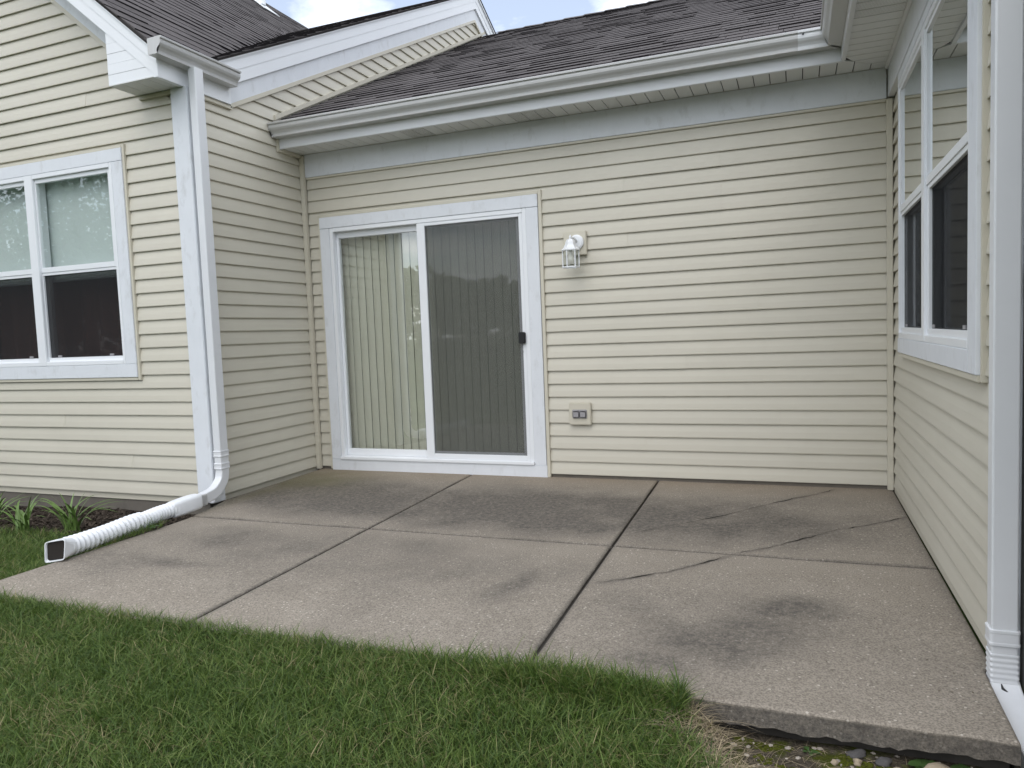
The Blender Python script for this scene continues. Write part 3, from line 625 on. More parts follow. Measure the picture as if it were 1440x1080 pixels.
for k in range(5):
    p = Vector(el[-1]) + Vector((0.0, 0.045 + 0.011 * k, 0.001)); 
    obj('crimp', MB().tube([p + Vector((0, 0.002, 0)), p - Vector((0, 0.002, 0))], 1.0, shape=rrect(0.068, 0.082, 0.009)), M['gutter'], ds)
def corrugated(name, ctrl, r, step, par, amp=0.006, flare=0.0, shape=None):
    sp_ = spine(ctrl, 60); L_ = 0; path = []; rad = []; last = sp_[0]
    for p in sp_:
        L_ += (p - last).length; last = p; path.append(p); rad.append(1 + (amp / r) * math.sin(2 * math.pi * L_ / step))
    sh_ = [(a * r, b * r) for a, b in (shape or [(math.cos(2 * math.pi * k / 20), math.sin(2 * math.pi * k / 20)) for k in range(20)])]
    return obj(name, MB().tube(path, rad, shape=sh_, cap=False), M['pvc_hose'], par, smooth=True)
adp = spine([(-3.008, -1.565, 0.046), (-3.01, -1.62, 0.044), (-3.022, -1.72, 0.036), (-3.03, -1.78, 0.030)], 5)
obj('hose_adapter', MB().tube(adp, [1.0 + 0.10 * math.sin(min(1, i / (len(adp) - 1)) * 3.1) for i in range(len(adp))], shape=rrect(0.088, 0.100, 0.022)), M['pvc_hose'], ds, smooth=True)
corrugated('corrugated_hose', [(-3.026, -1.74, 0.032), (-3.035, -1.86, 0.030), (-3.02, -1.98, 0.026), (-3.00, -2.10, 0.022)], 0.046, 0.026, ds)
corrugated('corrugated_hose', [(-3.012, -2.04, 0.026), (-2.995, -2.14, 0.030), (-2.985, -2.30, 0.020), (-2.965, -2.46, 0.020), (-2.950, -2.60, 0.024)], 0.052, 0.034, ds, 0.0055)
# flared square mouth
mo = spine([(-2.953, -2.575, 0.024), (-2.944, -2.63, 0.026), (-2.938, -2.672, 0.026)], 3)
rings = []
for i, p in enumerate(mo):
    t = i / (len(mo) - 1); s_ = rrect(0.100 + 0.020 * t, 0.100 + 0.014 * t, 0.045 - 0.030 * t, 4); rings.append([p + Vector((a * (1 + 0.8 * t * b), 0.25 * a + 0.1 * t * b, b + 0.16 * t * a - 0.9 * t * a * a)) for a, b in s_])
inner = [[p + (q - p) * 0.93 for q in r_] for p, r_ in zip(mo, rings)]
obj('hose_mouth', MB().loft(rings + inner[::-1], cap=False), M['pvc_hose'], ds)
obj('hose_bore', MB().loft([[p + (q - p) * 0.9 for q in r_] for p, r_ in zip(mo[:-1], rings[:-1])] , cap=True), M['bore_dark'], ds)  # near-black plug closing the bore behind the mouth

dr = thing('downspout', (1.476, -2.74, -0.12), 'white downspout at the patio end corner, splitting where the outlet leaves it', 'downspout', 'white downspouts')
RX, RY = 1.4745, -2.748
shp = rrect(0.074, 0.060, 0.006)
obj('pipe', MB().loft([[(RX + a, RY + b, z) for a, b in shp] for z in (0.03, 1.0, 2.0, 2.80)]), M['alu'], dr)
s2 = rrect(0.086, 0.072, 0.010)
obj('strap', MB().loft([[(RX + a * q, RY + b * q, 0.098 + dz) for a, b in s2] for dz, q in ((-0.026, 0.97), (-0.024, 1.0), (-0.017, 1.0), (-0.014, 0.97), (0.014, 0.97), (0.017, 1.0), (0.024, 1.0), (0.026, 0.97))]), M['alu'], dr)
rings = []
for k in range(60):
    z = 0.045 - 0.135 * k / 59; q = 1.0 + 0.03 * math.sin(k * 2 * math.pi / 7.5); rings.append([(RX + a * 1.06 * q, RY + b * 1.08 * q - 0.012 * (k / 59) ** 2, z) for a, b in shp])
obj('corrugated_elbow', MB().loft(rings), M['alu'], dr, smooth=False)
ex = spine([(RX + 0.001, RY - 0.004, -0.062), (RX + 0.002, RY - 0.05, -0.098), (RX + 0.006, RY - 0.16, -0.120), (RX + 0.02, RY - 0.42, -0.135), (RX + 0.04, RY - 0.75, -0.145)], 6)
obj('outlet_channel', MB().tube(ex, [1 + 0.12 * min(1, i / 10) for i in range(len(ex))], shape=rrect(0.082, 0.070, 0.006)), M['pvc_hose'], dr)
cr_ = [(RX - 0.012, RY - 0.046, -0.044), (RX - 0.010, RY - 0.0520, -0.056), (RX + 0.004, RY - 0.060, -0.066), (RX + 0.032, RY - 0.070, -0.075)]
obj('split', MB().tube(cr_, [0.0015, 0.0045, 0.0035, 0.0008], 6), M['black'], dr)

# ------------------------------------------------------------------ dark partition at the far right
fe = thing('privacy_partition', (1.60, -3.2, -0.2), 'dark grey board partition beside the corner downspout', 'partition')
for k in range(7):
    y0 = -2.74 - k * 0.142
    obj('board', MB().box((1.524, y0 - 0.138, -0.06), (1.546, y0, 2.4)), M['fence'], fe, bevel=0.003)
for z in (0.15, 1.2, 2.2): obj('rail', MB().box((1.547, -3.73, z), (1.583, -2.74, z + 0.08)), M['fence'], fe)
for yy in (-2.88, -3.72): obj('post', MB().box((1.584, yy - 0.04, -0.3), (1.66, yy + 0.04, 2.42)), M['fence'], fe)

# ------------------------------------------------------------------ ground, patio, beds
def nhash(ix, iy, s): 
    h = np.sin(ix * 127.1 + iy * 311.7 + s * 74.7) * 43758.5453; return h - np.floor(h)
def vnoise(x, y, s=0):
    ix, iy = np.floor(x), np.floor(y); fx, fy = x - ix, y - iy; fx = fx * fx * (3 - 2 * fx); fy = fy * fy * (3 - 2 * fy)
    a, b, c, d = nhash(ix, iy, s), nhash(ix + 1, iy, s), nhash(ix, iy + 1, s), nhash(ix + 1, iy + 1, s)
    return (a * (1 - fx) + b * fx) * (1 - fy) + (c * (1 - fx) + d * fx) * fy
def fbm(x, y, s=0, o=4):
    r = 0; a = 0.5; f = 1.0
    for k in range(o): r = r + a * vnoise(x * f, y * f, s + k * 3.1); a *= 0.5; f *= 2.03
    return r / (1 - 0.5 ** o)
def sstep(a, b, x): t = np.clip((x - a) / (b - a), 0, 1); return t * t * (3 - 2 * t)
PZ = lambda x, y: -0.026 + 0.004 * y       # slab top falls away from the house
def lawn_edge(y): return 0.50 + (-3.18 - y) * 0.45 + 0.03 * np.sin(y * 23) + 0.02 * np.sin(y * 61)
def ground_z(x, y):
    x = np.asarray(x, float); y = np.asarray(y, float)
    base = -0.054 - 0.028 * np.clip(-3.2 - y, 0, 4)
    base = base + 0.018 * (fbm(x * 2.5, y * 2.5, 3) - 0.5)
    left = -0.085 - 0.055 * sstep(-2.35, -1.5, y) - 0.05 * np.clip(-x - 4.5, 0, 2)
    base = np.where(x < -2.96, base * 0 + left + 0.02 * (fbm(x * 6, y * 6, 9) - 0.5), base)
    dirt = -0.150 + 0.022 * (fbm(x * 9, y * 9, 5) - 0.5)
    t = sstep(-0.02, 0.13, x - lawn_edge(y)); m = np.where(y < -2.7, t, 0)
    base = base * (1 - m) + dirt * m
    under = (x > -2.9) & (x < 1.42) & (y > -3.10)
    return np.where(under, -0.17, base)
gx = np.concatenate([[-300, -120, -40, -15], np.arange(-8, -3.4, 0.12), np.arange(-3.4, 2.2, 0.04), np.arange(2.2, 5, 0.4), [8, 20, 60, 300]])
gy = np.concatenate([[-300, -120, -50, -25, -14], np.arange(-9, -4.6, 0.25), np.arange(-4.6, -1.0, 0.04), np.arange(-0.9, 1, 0.5), [5, 20, 80, 300]])
X, Y = np.meshgrid(gx, gy); Z = ground_z(X, Y)
nx, ny = len(gx), len(gy)
gm = MB(); gm.v = [tuple(p) for p in np.stack([X.ravel(), Y.ravel(), Z.ravel()], 1)]
gm.f = [(j * nx + i, j * nx + i + 1, (j + 1) * nx + i + 1, (j + 1) * nx + i) for j in range(ny - 1) for i in range(nx - 1)]
def ground_mat():
    m = bpy.data.materials.new('lawn soil'); m.use_nodes = True; t = m.node_tree; n = t.nodes.new; l = t.links.new; b = t.nodes['Principled BSDF']
    b.inputs['Roughness'].default_value = 0.95; b.inputs['Specular IOR Level'].default_value = 0.15
    g = n('ShaderNodeNewGeometry'); at = n('ShaderNodeAttribute'); at.attribute_name = 'zone'
    sp3 = n('ShaderNodeSeparateColor'); l(at.outputs['Color'], sp3.inputs[0])
    def noise(s, d=8):
        x = n('ShaderNodeTexNoise'); x.inputs['Scale'].default_value = s; x.inputs['Detail'].default_value = d; x.inputs['Roughness'].default_value = 0.65; l(g.outputs['Position'], x.inputs['Vector']); return x.outputs['Fac']
    def mix(f, a, c):
        x = n('ShaderNodeMix'); x.data_type = 'RGBA'; l(f, x.inputs[0])
        for i, q in ((6, a), (7, c)):
            if isinstance(q, tuple): x.inputs[i].default_value = (*q, 1)
            else: l(q, x.inputs[i])
        return x.outputs[2]
    def ramp(f, a, c):
        x = n('ShaderNodeMapRange'); x.inputs['From Min'].default_value = a; x.inputs['From Max'].default_value = c; l(f, x.inputs['Value']); return x.outputs[0]
    grass = mix(noise(25), (0.018, 0.028, 0.008), (0.05, 0.075, 0.018))
    soil = mix(ramp(noise(70), 0.35, 0.7), (0.045, 0.038, 0.027), (0.15, 0.125, 0.095))
    moss = mix(noise(60), (0.035, 0.042, 0.007), (0.10, 0.115, 0.016))
    dirt = mix(ramp(noise(9), 0.50, 0.60), soil, moss)
    mul = mix(ramp(noise(45), 0.3, 0.75), (0.018, 0.015, 0.012), (0.075, 0.062, 0.050))
    c1 = mix(sp3.outputs['Red'], grass, dirt); c2 = mix(sp3.outputs['Green'], c1, mul); l(c2, b.inputs['Base Color'])
    bn = n('ShaderNodeBump'); bn.inputs['Strength'].default_value = 0.9; bn.inputs['Distance'].default_value = 0.02; l(noise(55), bn.inputs['Height']); l(bn.outputs[0], b.inputs['Normal'])
    return m
BED = lambda x, y: sstep(-0.03, 0.03, (y + 2.12 + 0.10 * np.sin(x * 2.1) + 0.06 * (fbm(x * 7, y * 7, 4) - 0.5))) * (x < -2.93)
ground = obj('ground', gm, ground_mat(), None, 'mown lawn and bare soil around the patio slab', None, kind='structure', recalc=False)
ca = ground.data.color_attributes.new('zone', 'FLOAT_COLOR', 'POINT')
zr_ = np.where((Y < -2.7), sstep(0.0, 0.06, X - lawn_edge(Y)), 0) * (X < 3.5) * (Y > -4.6)
zcol = np.zeros((nx * ny, 4), np.float32); zcol[:, 0] = zr_.ravel(); zcol[:, 1] = BED(X, Y).ravel(); zcol[:, 3] = 1
ca.data.foreach_set('color', zcol.ravel())
ground.data.polygons.foreach_set('use_smooth', [True] * len(ground.data.polygons))

# --- concrete
def concrete_mat():
    m = bpy.data.materials.new('weathered concrete'); m.use_nodes = True; t = m.node_tree; n = t.nodes.new; l = t.links.new; b = t.nodes['Principled BSDF']
    b.inputs['Roughness'].default_value = 0.9; b.inputs['Specular IOR Level'].default_value = 0.25
    g = n('ShaderNodeNewGeometry'); at = n('ShaderNodeAttribute'); at.attribute_name = 'stain'; sp3 = n('ShaderNodeSeparateColor'); l(at.outputs['Color'], sp3.inputs[0])
    def noise(s, d=6, st=None, r=0.6):
        x = n('ShaderNodeTexNoise'); x.inputs['Scale'].default_value = s; x.inputs['Detail'].default_value = d; x.inputs['Roughness'].default_value = r
        if st: mp = n('ShaderNodeMapping'); mp.inputs['Scale'].default_value = st; l(g.outputs['Position'], mp.inputs[0]); l(mp.outputs[0], x.inputs['Vector'])
        else: l(g.outputs['Position'], x.inputs['Vector'])
        return x.outputs['Fac']
    def mix(f, a, c, mode='MIX'):
        x = n('ShaderNodeMix'); x.data_type = 'RGBA'; x.blend_type = mode
        if isinstance(f, float): x.inputs[0].default_value = f
        else: l(f, x.inputs[0])
        for i, q in ((6, a), (7, c)):
            if isinstance(q, tuple): x.inputs[i].default_value = (*q, 1)
            else: l(q, x.inputs[i])
        return x.outputs[2]
    def ramp(f, a, c, lo=0.0, hi=1.0):
        x = n('ShaderNodeMapRange'); x.inputs['From Min'].default_value = a; x.inputs['From Max'].default_value = c; x.inputs['To Min'].default_value = lo; x.inputs['To Max'].default_value = hi; l(f, x.inputs['Value']); return x.outputs[0]
    base = mix(noise(5), (0.288, 0.252, 0.204), (0.425, 0.376, 0.312))
    base = mix(ramp(noise(150, 3), 0.36, 0.60), mix(0.62, base, (0.085, 0.073, 0.058)), base)
    base = mix(ramp(noise(60, 4), 0.52, 0.72), base, mix(0.35, base, (0.47, 0.42, 0.35)))
    v = n('ShaderNodeTexVoronoi'); v.inputs['Scale'].default_value = 55; l(g.outputs['Position'], v.inputs['Vector'])
    lt = n('ShaderNodeMath'); lt.operation = 'LESS_THAN'; l(v.outputs['Distance'], lt.inputs[0]); lt.inputs[1].default_value = 0.24
    sel = n('ShaderNodeMath'); sel.operation = 'MULTIPLY'; l(lt.outputs[0], sel.inputs[0]); cl = n('ShaderNodeSeparateColor'); l(v.outputs['Color'], cl.inputs[0])
    gt = n('ShaderNodeMath'); gt.operation = 'GREATER_THAN'; l(cl.outputs[0], gt.inputs[0]); gt.inputs[1].default_value = 0.80; l(gt.outputs[0], sel.inputs[1])
    base = mix(sel.outputs[0], base, (0.52, 0.47, 0.40))
    stainf = n('ShaderNodeMath'); stainf.operation = 'MULTIPLY'; l(sp3.outputs[0], stainf.inputs[0]); l(ramp(noise(38, 6, None, 0.7), 0.30, 0.62, 0.45, 1.0), stainf.inputs[1])
    base = mix(stainf.outputs[0], base, mix(ramp(noise(120, 3), 0.3, 0.7), (0.052, 0.047, 0.042), (0.115, 0.105, 0.093)))
    base = mix(sp3.outputs[1], base, mix(0.55, base, (0.115, 0.105, 0.04)))
    base = mix(sp3.outputs[2], base, mix(0.5, base, (0.24, 0.185, 0.125)))
    l(base, b.inputs['Base Color'])
    bn = n('ShaderNodeBump'); bn.inputs['Strength'].default_value = 0.65; bn.inputs['Distance'].default_value = 0.003
    hsum = n('ShaderNodeMath'); hsum.operation = 'ADD'; l(noise(190, 3), hsum.inputs[0]); l(noise(45, 4), hsum.inputs[1]); l(hsum.outputs[0], bn.inputs['Height']); l(bn.outputs[0], b.inputs['Normal'])
    return m
MC = concrete_mat()
BL = [(-2.2, -0.95, 1.1, .52, .82), (-0.9, -1.0, 1.0, .56, .88), (0.35, -1.05, .85, .50, .72), (-1.5, -2.2, 1.6, .5, .3), (0.5, -2.5, .9, .6, .25), (-2.25, -0.98, .75, .36, .80), (-2.85, -1.15, .35, .32, .5), (-1.21, -1.05, .62, .38, .75), (-0.77, -0.80, .50, .26, .85), (-0.34, -0.74, .34, .30, .8), (-0.25, -1.30, .30, .22, .75),
      (0.38, -0.80, .42, .24, .62), (0.22, -1.18, .32, .22, .62), (0.62, -1.15, .3, .25, .35), (0.58, -2.66, .36, .24, .72), (0.80, -2.40, .26, .18, .62), (0.44, -2.92, .20, .12, .45), (0.19, -2.48, .22, .2, .42),
      (-0.40, -2.42, .10, .30, .5), (-0.75, -2.25, .30, .25, .3), (-2.30, -2.50, .42, .10, .5), (-2.25, -2.05, .45, .22, .42), (-1.72, -2.10, .30, .20, .35), (-2.6, -2.55, .3, .2, .4), (-1.1, -2.0, .35, .2, .4), (0.95, -0.5, .25, .2, .3)]
CRACKS = [[(1.10, -0.08), (0.98, -0.24), (0.817, -0.42), (0.62, -0.68), (0.421, -0.954), (0.22, -1.17), (0.031, -1.367)],
          [(1.455, -0.74), (1.25, -0.948), (1.16, -1.03), (1.08, -1.078), (0.90, -1.31), (0.723, -1.522), (0.60, -1.64)],
          [(0.57, -1.67), (0.44, -1.84), (0.295, -2.013), (0.15, -2.14), (0.009, -2.241)]]
def seg_dist(x, y, pl):
    d = np.full(x.shape, 9.0)
    for (ax, ay), (bx_, by_) in zip(pl, pl[1:]):
        t = np.clip(((x - ax) * (bx_ - ax) + (y - ay) * (by_ - ay)) / ((bx_ - ax) ** 2 + (by_ - ay) ** 2), 0, 1)
        d = np.minimum(d, np.hypot(x - ax - t * (bx_ - ax), y - ay - t * (by_ - ay)))
    return d
JY = -1.665
def xe_left(y): return np.interp(y, [-3.18, -2.1, -1.72, -1.57, -1.41, -1.28, -1.2, 0.0], [-2.955, -2.935, -2.95, -2.99, -3.03, -3.07, -3.10, -3.115])
def xj1(y): return -1.63 + 0.033 * (-y)
def xj2(y): return -0.105 + 0.028 * (-y)
def xe_right(y): return np.interp(y, [-3.18, -2.72, -2.68, 0], [1.425, 1.432, 1.463, 1.463])
patio = thing('patio', (-0.7, -1.6, -0.15), None, None); patio['kind'] = 'structure'; patio['label'] = 'stained grey concrete patio cast in six joined panels'
def slab(xl_, xr_f, ya, yb, jag=False):
    W = float(xr_f(yb) - xl_(yb)); nu, nv = int(abs(W) / 0.022), int(abs(ya - yb) / 0.022)
    t = np.linspace(0, 1, nu + 1); s = np.linspace(0, 1, nv + 1)
    t = np.sort(np.concatenate([t, [0.004 / W, 1 - 0.004 / W, 0.010 / W, 1 - 0.010 / W]])); s = np.sort(np.concatenate([s, [0.004 / (yb - ya), 1 - 0.004 / (yb - ya), 0.010 / (yb - ya), 1 - 0.010 / (yb - ya)]]))
    T, S = np.meshgrid(t, s); Yg = ya + S * (yb - ya)
    if jag: Yg = Yg + (1 - sstep(0, 0.05, S * (yb - ya))) * 0.006 * (fbm(T * W * 14, T * 0 + 3.3, 8) - 0.5) * 2
    Xg = xl_(Yg) + T * (xr_f(Yg) - xl_(Yg))
    if jag and float(xl_(-2.0)) < -2.5: Yg = Yg
    Zg = PZ(Xg, Yg) + 0.0025 * (fbm(Xg * 3, Yg * 3, 2) - 0.5)
    ed = np.minimum(np.minimum(T * W, (1 - T) * W), np.minimum(S, 1 - S) * (yb - ya))
    Zg = Zg - 0.006 * (1 - np.clip(ed / 0.010, 0, 1)) ** 2
    n1, n2 = T.shape
    V = [tuple(p) for p in np.stack([Xg.ravel(), Yg.ravel(), Zg.ravel()], 1)]
    Fc = [(j * n2 + i, j * n2 + i + 1, (j + 1) * n2 + i + 1, (j + 1) * n2 + i) for j in range(n1 - 1) for i in range(n2 - 1)]
    ring = [i for i in range(n2)] + [j * n2 + n2 - 1 for j in range(1, n1)] + [(n1 - 1) * n2 + i for i in range(n2 - 2, -1, -1)] + [j * n2 for j in range(n1 - 2, 0, -1)]
    b0 = len(V)
    for q in ring:
        x_, y_, _ = V[q]; V.append((x_, y_, (-0.108 + 0.022 * (float(fbm(np.array(x_ * 9.), np.array(1.7), 4)) - 0.5) + 0.026 * (float(fbm(np.array(x_ * 45.), np.array(4.7), 6)) - 0.5) + 0.012 * (x_ - 1.0) * (x_ > 1.0)) if jag and abs(y_ - ya) < 0.02 else -0.165))
    m_ = len(ring); b1 = len(V)
    for q in ring: x_, y_, z_ = V[q]; V.append((x_, y_, z_ - 0.007))
    Fc += [(ring[(k + 1) % m_], ring[k], b1 + k, b1 + (k + 1) % m_) for k in range(m_)]
    Fc += [(b1 + (k + 1) % m_, b1 + k, b0 + k, b0 + (k + 1) % m_) for k in range(m_)]
    mb = MB(); mb.v = V; mb.f = Fc
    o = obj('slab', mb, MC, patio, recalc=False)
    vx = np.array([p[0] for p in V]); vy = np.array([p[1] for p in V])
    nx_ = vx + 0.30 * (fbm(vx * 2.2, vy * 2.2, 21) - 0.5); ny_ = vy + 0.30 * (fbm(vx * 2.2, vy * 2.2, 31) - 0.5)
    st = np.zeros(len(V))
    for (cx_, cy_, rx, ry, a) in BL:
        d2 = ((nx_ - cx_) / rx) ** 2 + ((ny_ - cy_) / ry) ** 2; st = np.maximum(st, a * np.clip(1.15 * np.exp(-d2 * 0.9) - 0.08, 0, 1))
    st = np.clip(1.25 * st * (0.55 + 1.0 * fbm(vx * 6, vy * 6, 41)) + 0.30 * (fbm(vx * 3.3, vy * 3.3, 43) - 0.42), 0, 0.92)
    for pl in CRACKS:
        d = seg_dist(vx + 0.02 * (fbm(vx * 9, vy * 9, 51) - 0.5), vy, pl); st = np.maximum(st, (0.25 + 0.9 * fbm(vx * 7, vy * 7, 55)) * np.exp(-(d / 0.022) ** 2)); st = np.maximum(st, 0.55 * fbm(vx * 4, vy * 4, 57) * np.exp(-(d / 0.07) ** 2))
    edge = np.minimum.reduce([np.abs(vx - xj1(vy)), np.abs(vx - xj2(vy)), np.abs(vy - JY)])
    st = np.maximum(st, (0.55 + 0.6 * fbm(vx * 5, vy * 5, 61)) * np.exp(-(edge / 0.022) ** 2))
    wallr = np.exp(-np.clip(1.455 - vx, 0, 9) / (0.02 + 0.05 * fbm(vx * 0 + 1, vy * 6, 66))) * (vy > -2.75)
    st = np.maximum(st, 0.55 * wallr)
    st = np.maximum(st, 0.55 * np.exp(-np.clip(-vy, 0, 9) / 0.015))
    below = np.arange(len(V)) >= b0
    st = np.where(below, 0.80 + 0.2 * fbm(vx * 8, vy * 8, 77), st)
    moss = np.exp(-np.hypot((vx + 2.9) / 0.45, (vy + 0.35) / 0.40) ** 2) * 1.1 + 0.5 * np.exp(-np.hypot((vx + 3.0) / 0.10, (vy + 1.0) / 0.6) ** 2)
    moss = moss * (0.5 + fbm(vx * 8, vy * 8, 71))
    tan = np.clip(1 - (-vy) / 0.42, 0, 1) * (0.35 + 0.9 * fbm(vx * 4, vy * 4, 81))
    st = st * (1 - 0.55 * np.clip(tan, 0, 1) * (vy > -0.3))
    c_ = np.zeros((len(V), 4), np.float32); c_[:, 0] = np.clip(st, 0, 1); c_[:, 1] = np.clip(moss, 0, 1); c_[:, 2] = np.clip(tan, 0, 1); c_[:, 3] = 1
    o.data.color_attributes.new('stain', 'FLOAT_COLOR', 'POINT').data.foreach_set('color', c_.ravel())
    return o
G_ = 0.007
for (ya, yb, jg) in ((JY + 0.010, 0.03, False), (-3.165, JY - 0.010, True)):
    slab(xe_left, lambda y: xj1(y) - G_, ya, yb, jg)
    slab(lambda y: xj1(y) + G_, lambda y: xj2(y) - G_, ya, yb, jg)
    slab(lambda y: xj2(y) + G_, xe_right, ya, yb, jg)
jb = MB().slabpoly([(-2.93, -3.12), (1.41, -3.12), (1.44, -0.0), (-3.08, 0.0), (-3.05, -1.2), (-2.93, -1.6)], -0.15, -0.050)
obj('joint_fill', jb, M['joint'], patio)
for pl in CRACKS:                          # open crack lines
    P = []
    for (a, b) in zip(pl, pl[1:]):
        for t in np.linspace(0, 1, 7)[:-1]: P.append((a[0] + (b[0] - a[0]) * t, a[1] + (b[1] - a[1]) * t))
    P.append(pl[-1]); P = [(p[0] + random.uniform(-.008, .008), p[1] + random.uniform(-.008, .008)) for p in P]
    mb = MB(); V = []
    for i, p in enumerate(P):
        w = (0.0007 + 0.0050 * max(0, math.sin(i * 0.55 + len(pl))) ** 3 + random.uniform(0, 0.0012)) * min(1, 0.25 + i / 6, 0.25 + (len(P) - 1 - i) / 6)
        q = Vector((P[min(i + 1, len(P) - 1)][0] - P[max(i - 1, 0)][0], P[min(i + 1, len(P) - 1)][1] - P[max(i - 1, 0)][1])).normalized()
        zt = PZ(p[0], p[1]) + 0.0018
        V += [(p[0] - q.y * w, p[1] + q.x * w, zt), (p[0] + q.y * w, p[1] - q.x * w, zt)]
    mb.add(V, [(2 * i, 2 * i + 1, 2 * i + 3, 2 * i + 2) for i in range(len(P) - 1)])
    obj('crack', mb, M['crack'], patio)

# ------------------------------------------------------------------ grass
def blades(px, py, h, w, lean, name, mt, label, droop=0.55, zoff=0.0, cat=None):
    n_ = len(px); ang = RNG.uniform(0, 2 * math.pi, n_); la = RNG.uniform(0, 2 * math.pi, n_)
    gz = ground_z(px, py) - 0.004 + zoff
    bx_, by_ = np.cos(ang) * w / 2, np.sin(ang) * w / 2; lx, ly = np.cos(la) * lean, np.sin(la) * lean
    V = np.zeros((n_, 7, 3))
    for k, (t, wk) in enumerate(((0, 1), (0.38, 0.92), (0.74, 0.6))):
        cx_, cy_ = px + lx * h * t ** 1.7, py + ly * h * t ** 1.7; cz = gz + h * (t - droop * lean * t * t * 0.55)
        V[:, 2 * k] = np.stack([cx_ - bx_ * wk, cy_ - by_ * wk, cz], 1); V[:, 2 * k + 1] = np.stack([cx_ + bx_ * wk, cy_ + by_ * wk, cz], 1)
    V[:, 6] = np.stack([px + lx * h, py + ly * h, gz + h * (1 - droop * lean * 0.55)], 1)
    b = (np.arange(n_) * 7)[:, None]
    quads = np.concatenate([b + np.array([0, 1, 3, 2]), b + np.array([2, 3, 5, 4])], 1).reshape(-1, 4); tris = b + np.array([4, 5, 6])
    me = bpy.data.meshes.new(name); me.vertices.add(n_ * 7); me.vertices.foreach_set('co', V.ravel())
    loops = np.concatenate([quads.ravel(), tris.ravel()]); me.loops.add(len(loops)); me.loops.foreach_set('vertex_index', loops)
    st = np.concatenate([np.arange(len(quads)) * 4, len(quads) * 4 + np.arange(n_) * 3]); me.polygons.add(len(st)); me.polygons.foreach_set('loop_start', st)
    me.update(calc_edges=True); me.materials.append(mt)
    o = bpy.data.objects.new(name, me); col.objects.link(o); return tag(o, label, cat, None, 'stuff')
def grass_mat():
    m = bpy.data.materials.new('lawn grass'); m.use_nodes = True; t = m.node_tree; n = t.nodes.new; l = t.links.new; b = t.nodes['Principled BSDF']
    b.inputs['Roughness'].default_value = 0.5; b.inputs['Specular IOR Level'].default_value = 0.35
    g = n('ShaderNodeNewGeometry')
    r = n('ShaderNodeValToRGB'); el_ = r.color_ramp.elements; el_[0].position = 0; el_[0].color = (0.040, 0.078, 0.015, 1); el_[1].position = 1; el_[1].color = (0.34, 0.29, 0.15, 1)
    for p, c_ in ((0.35, (0.082, 0.145, 0.027)), (0.7, (0.130, 0.200, 0.040)), (0.90, (0.200, 0.255, 0.07)), (0.955, (0.27, 0.26, 0.11))):
        e = el_.new(p); e.color = (*c_, 1)
    ns = n('ShaderNodeTexNoise'); ns.inputs['Scale'].default_value = 3.2; ns.inputs['Detail'].default_value = 4; l(g.outputs['Position'], ns.inputs['Vector'])
    a = n('ShaderNodeMath'); a.operation = 'MULTIPLY_ADD'; l(ns.outputs['Fac'], a.inputs[0]); a.inputs[1].default_value = 0.55; a.inputs[2].default_value = -0.275
    s = n('ShaderNodeMath'); s.operation = 'ADD'; s.use_clamp = True; l(g.outputs['Random Per Island'], s.inputs[0]); l(a.outputs[0], s.inputs[1]); l(s.outputs[0], r.inputs[0])
    l(r.outputs[0], b.inputs['Base Color'])
    tr = n('ShaderNodeBsdfTranslucent'); l(r.outputs[0], tr.inputs[0]); mx = n('ShaderNodeMixShader'); mx.inputs[0].default_value = 0.25
    o = t.nodes['Material Output']; l(b.outputs[0], mx.inputs[1]); l(tr.outputs[0], mx.inputs[2]); l(mx.outputs[0], o.inputs[0]); return m
MG = grass_mat()
def lawn_pts(n_, x0, x1, y0, y1):
    x = RNG.uniform(x0, x1, n_); y = RNG.uniform(y0, y1, n_)
    wob = 0.03 * (fbm(x * 6, x * 0 + 2, 12) - 0.5) + 0.02 * (fbm(x * 25, x * 0 + 2, 13) - 0.5)
    ok = ((y < -3.135 + wob) | ((x < xe_left(y) - 0.012) & (x < -2.9))) & (BED(x, y) < 0.5)
    ok &= ~((y < -2.7) & (x > lawn_edge(y) + RNG.normal(0, 0.035, n_)))
    pipe = (np.abs(x + 2.985) < 0.045) & (y > -2.66); ok &= ~pipe
    dens = fbm(x * 4, y * 4, 17); ok &= RNG.uniform(0, 1, n_) < 0.45 + 0.9 * dens
    return x[ok], y[ok]
def bl_params(n_): return RNG.gamma(8, 0.0060, n_).clip(0.02, 0.095), RNG.uniform(0.0016, 0.0036, n_), RNG.uniform(0.3, 1.5, n_)
x, y = lawn_pts(330000, -3.9, 1.0, -4.75, -2.35); h, w, le = bl_params(len(x))
blades(x, y, h, w, le, 'lawn_grass', MG, 'dense green mown grass in front of the patio')
x, y = lawn_pts(26000, -6.2, -2.9, -2.9, -1.6); h, w, le = bl_params(len(x))
blades(x, y, h, w, le, 'lawn_grass', MG, 'green grass between the mulch bed and the white hose')
x, y = lawn_pts(26000, -6.5, 1.6, -7.2, -4.7); h, w, le = bl_params(len(x)); blades(x, y, h * 1.1, w * 1.5, le, 'lawn_grass', MG, 'green lawn further out from the patio')
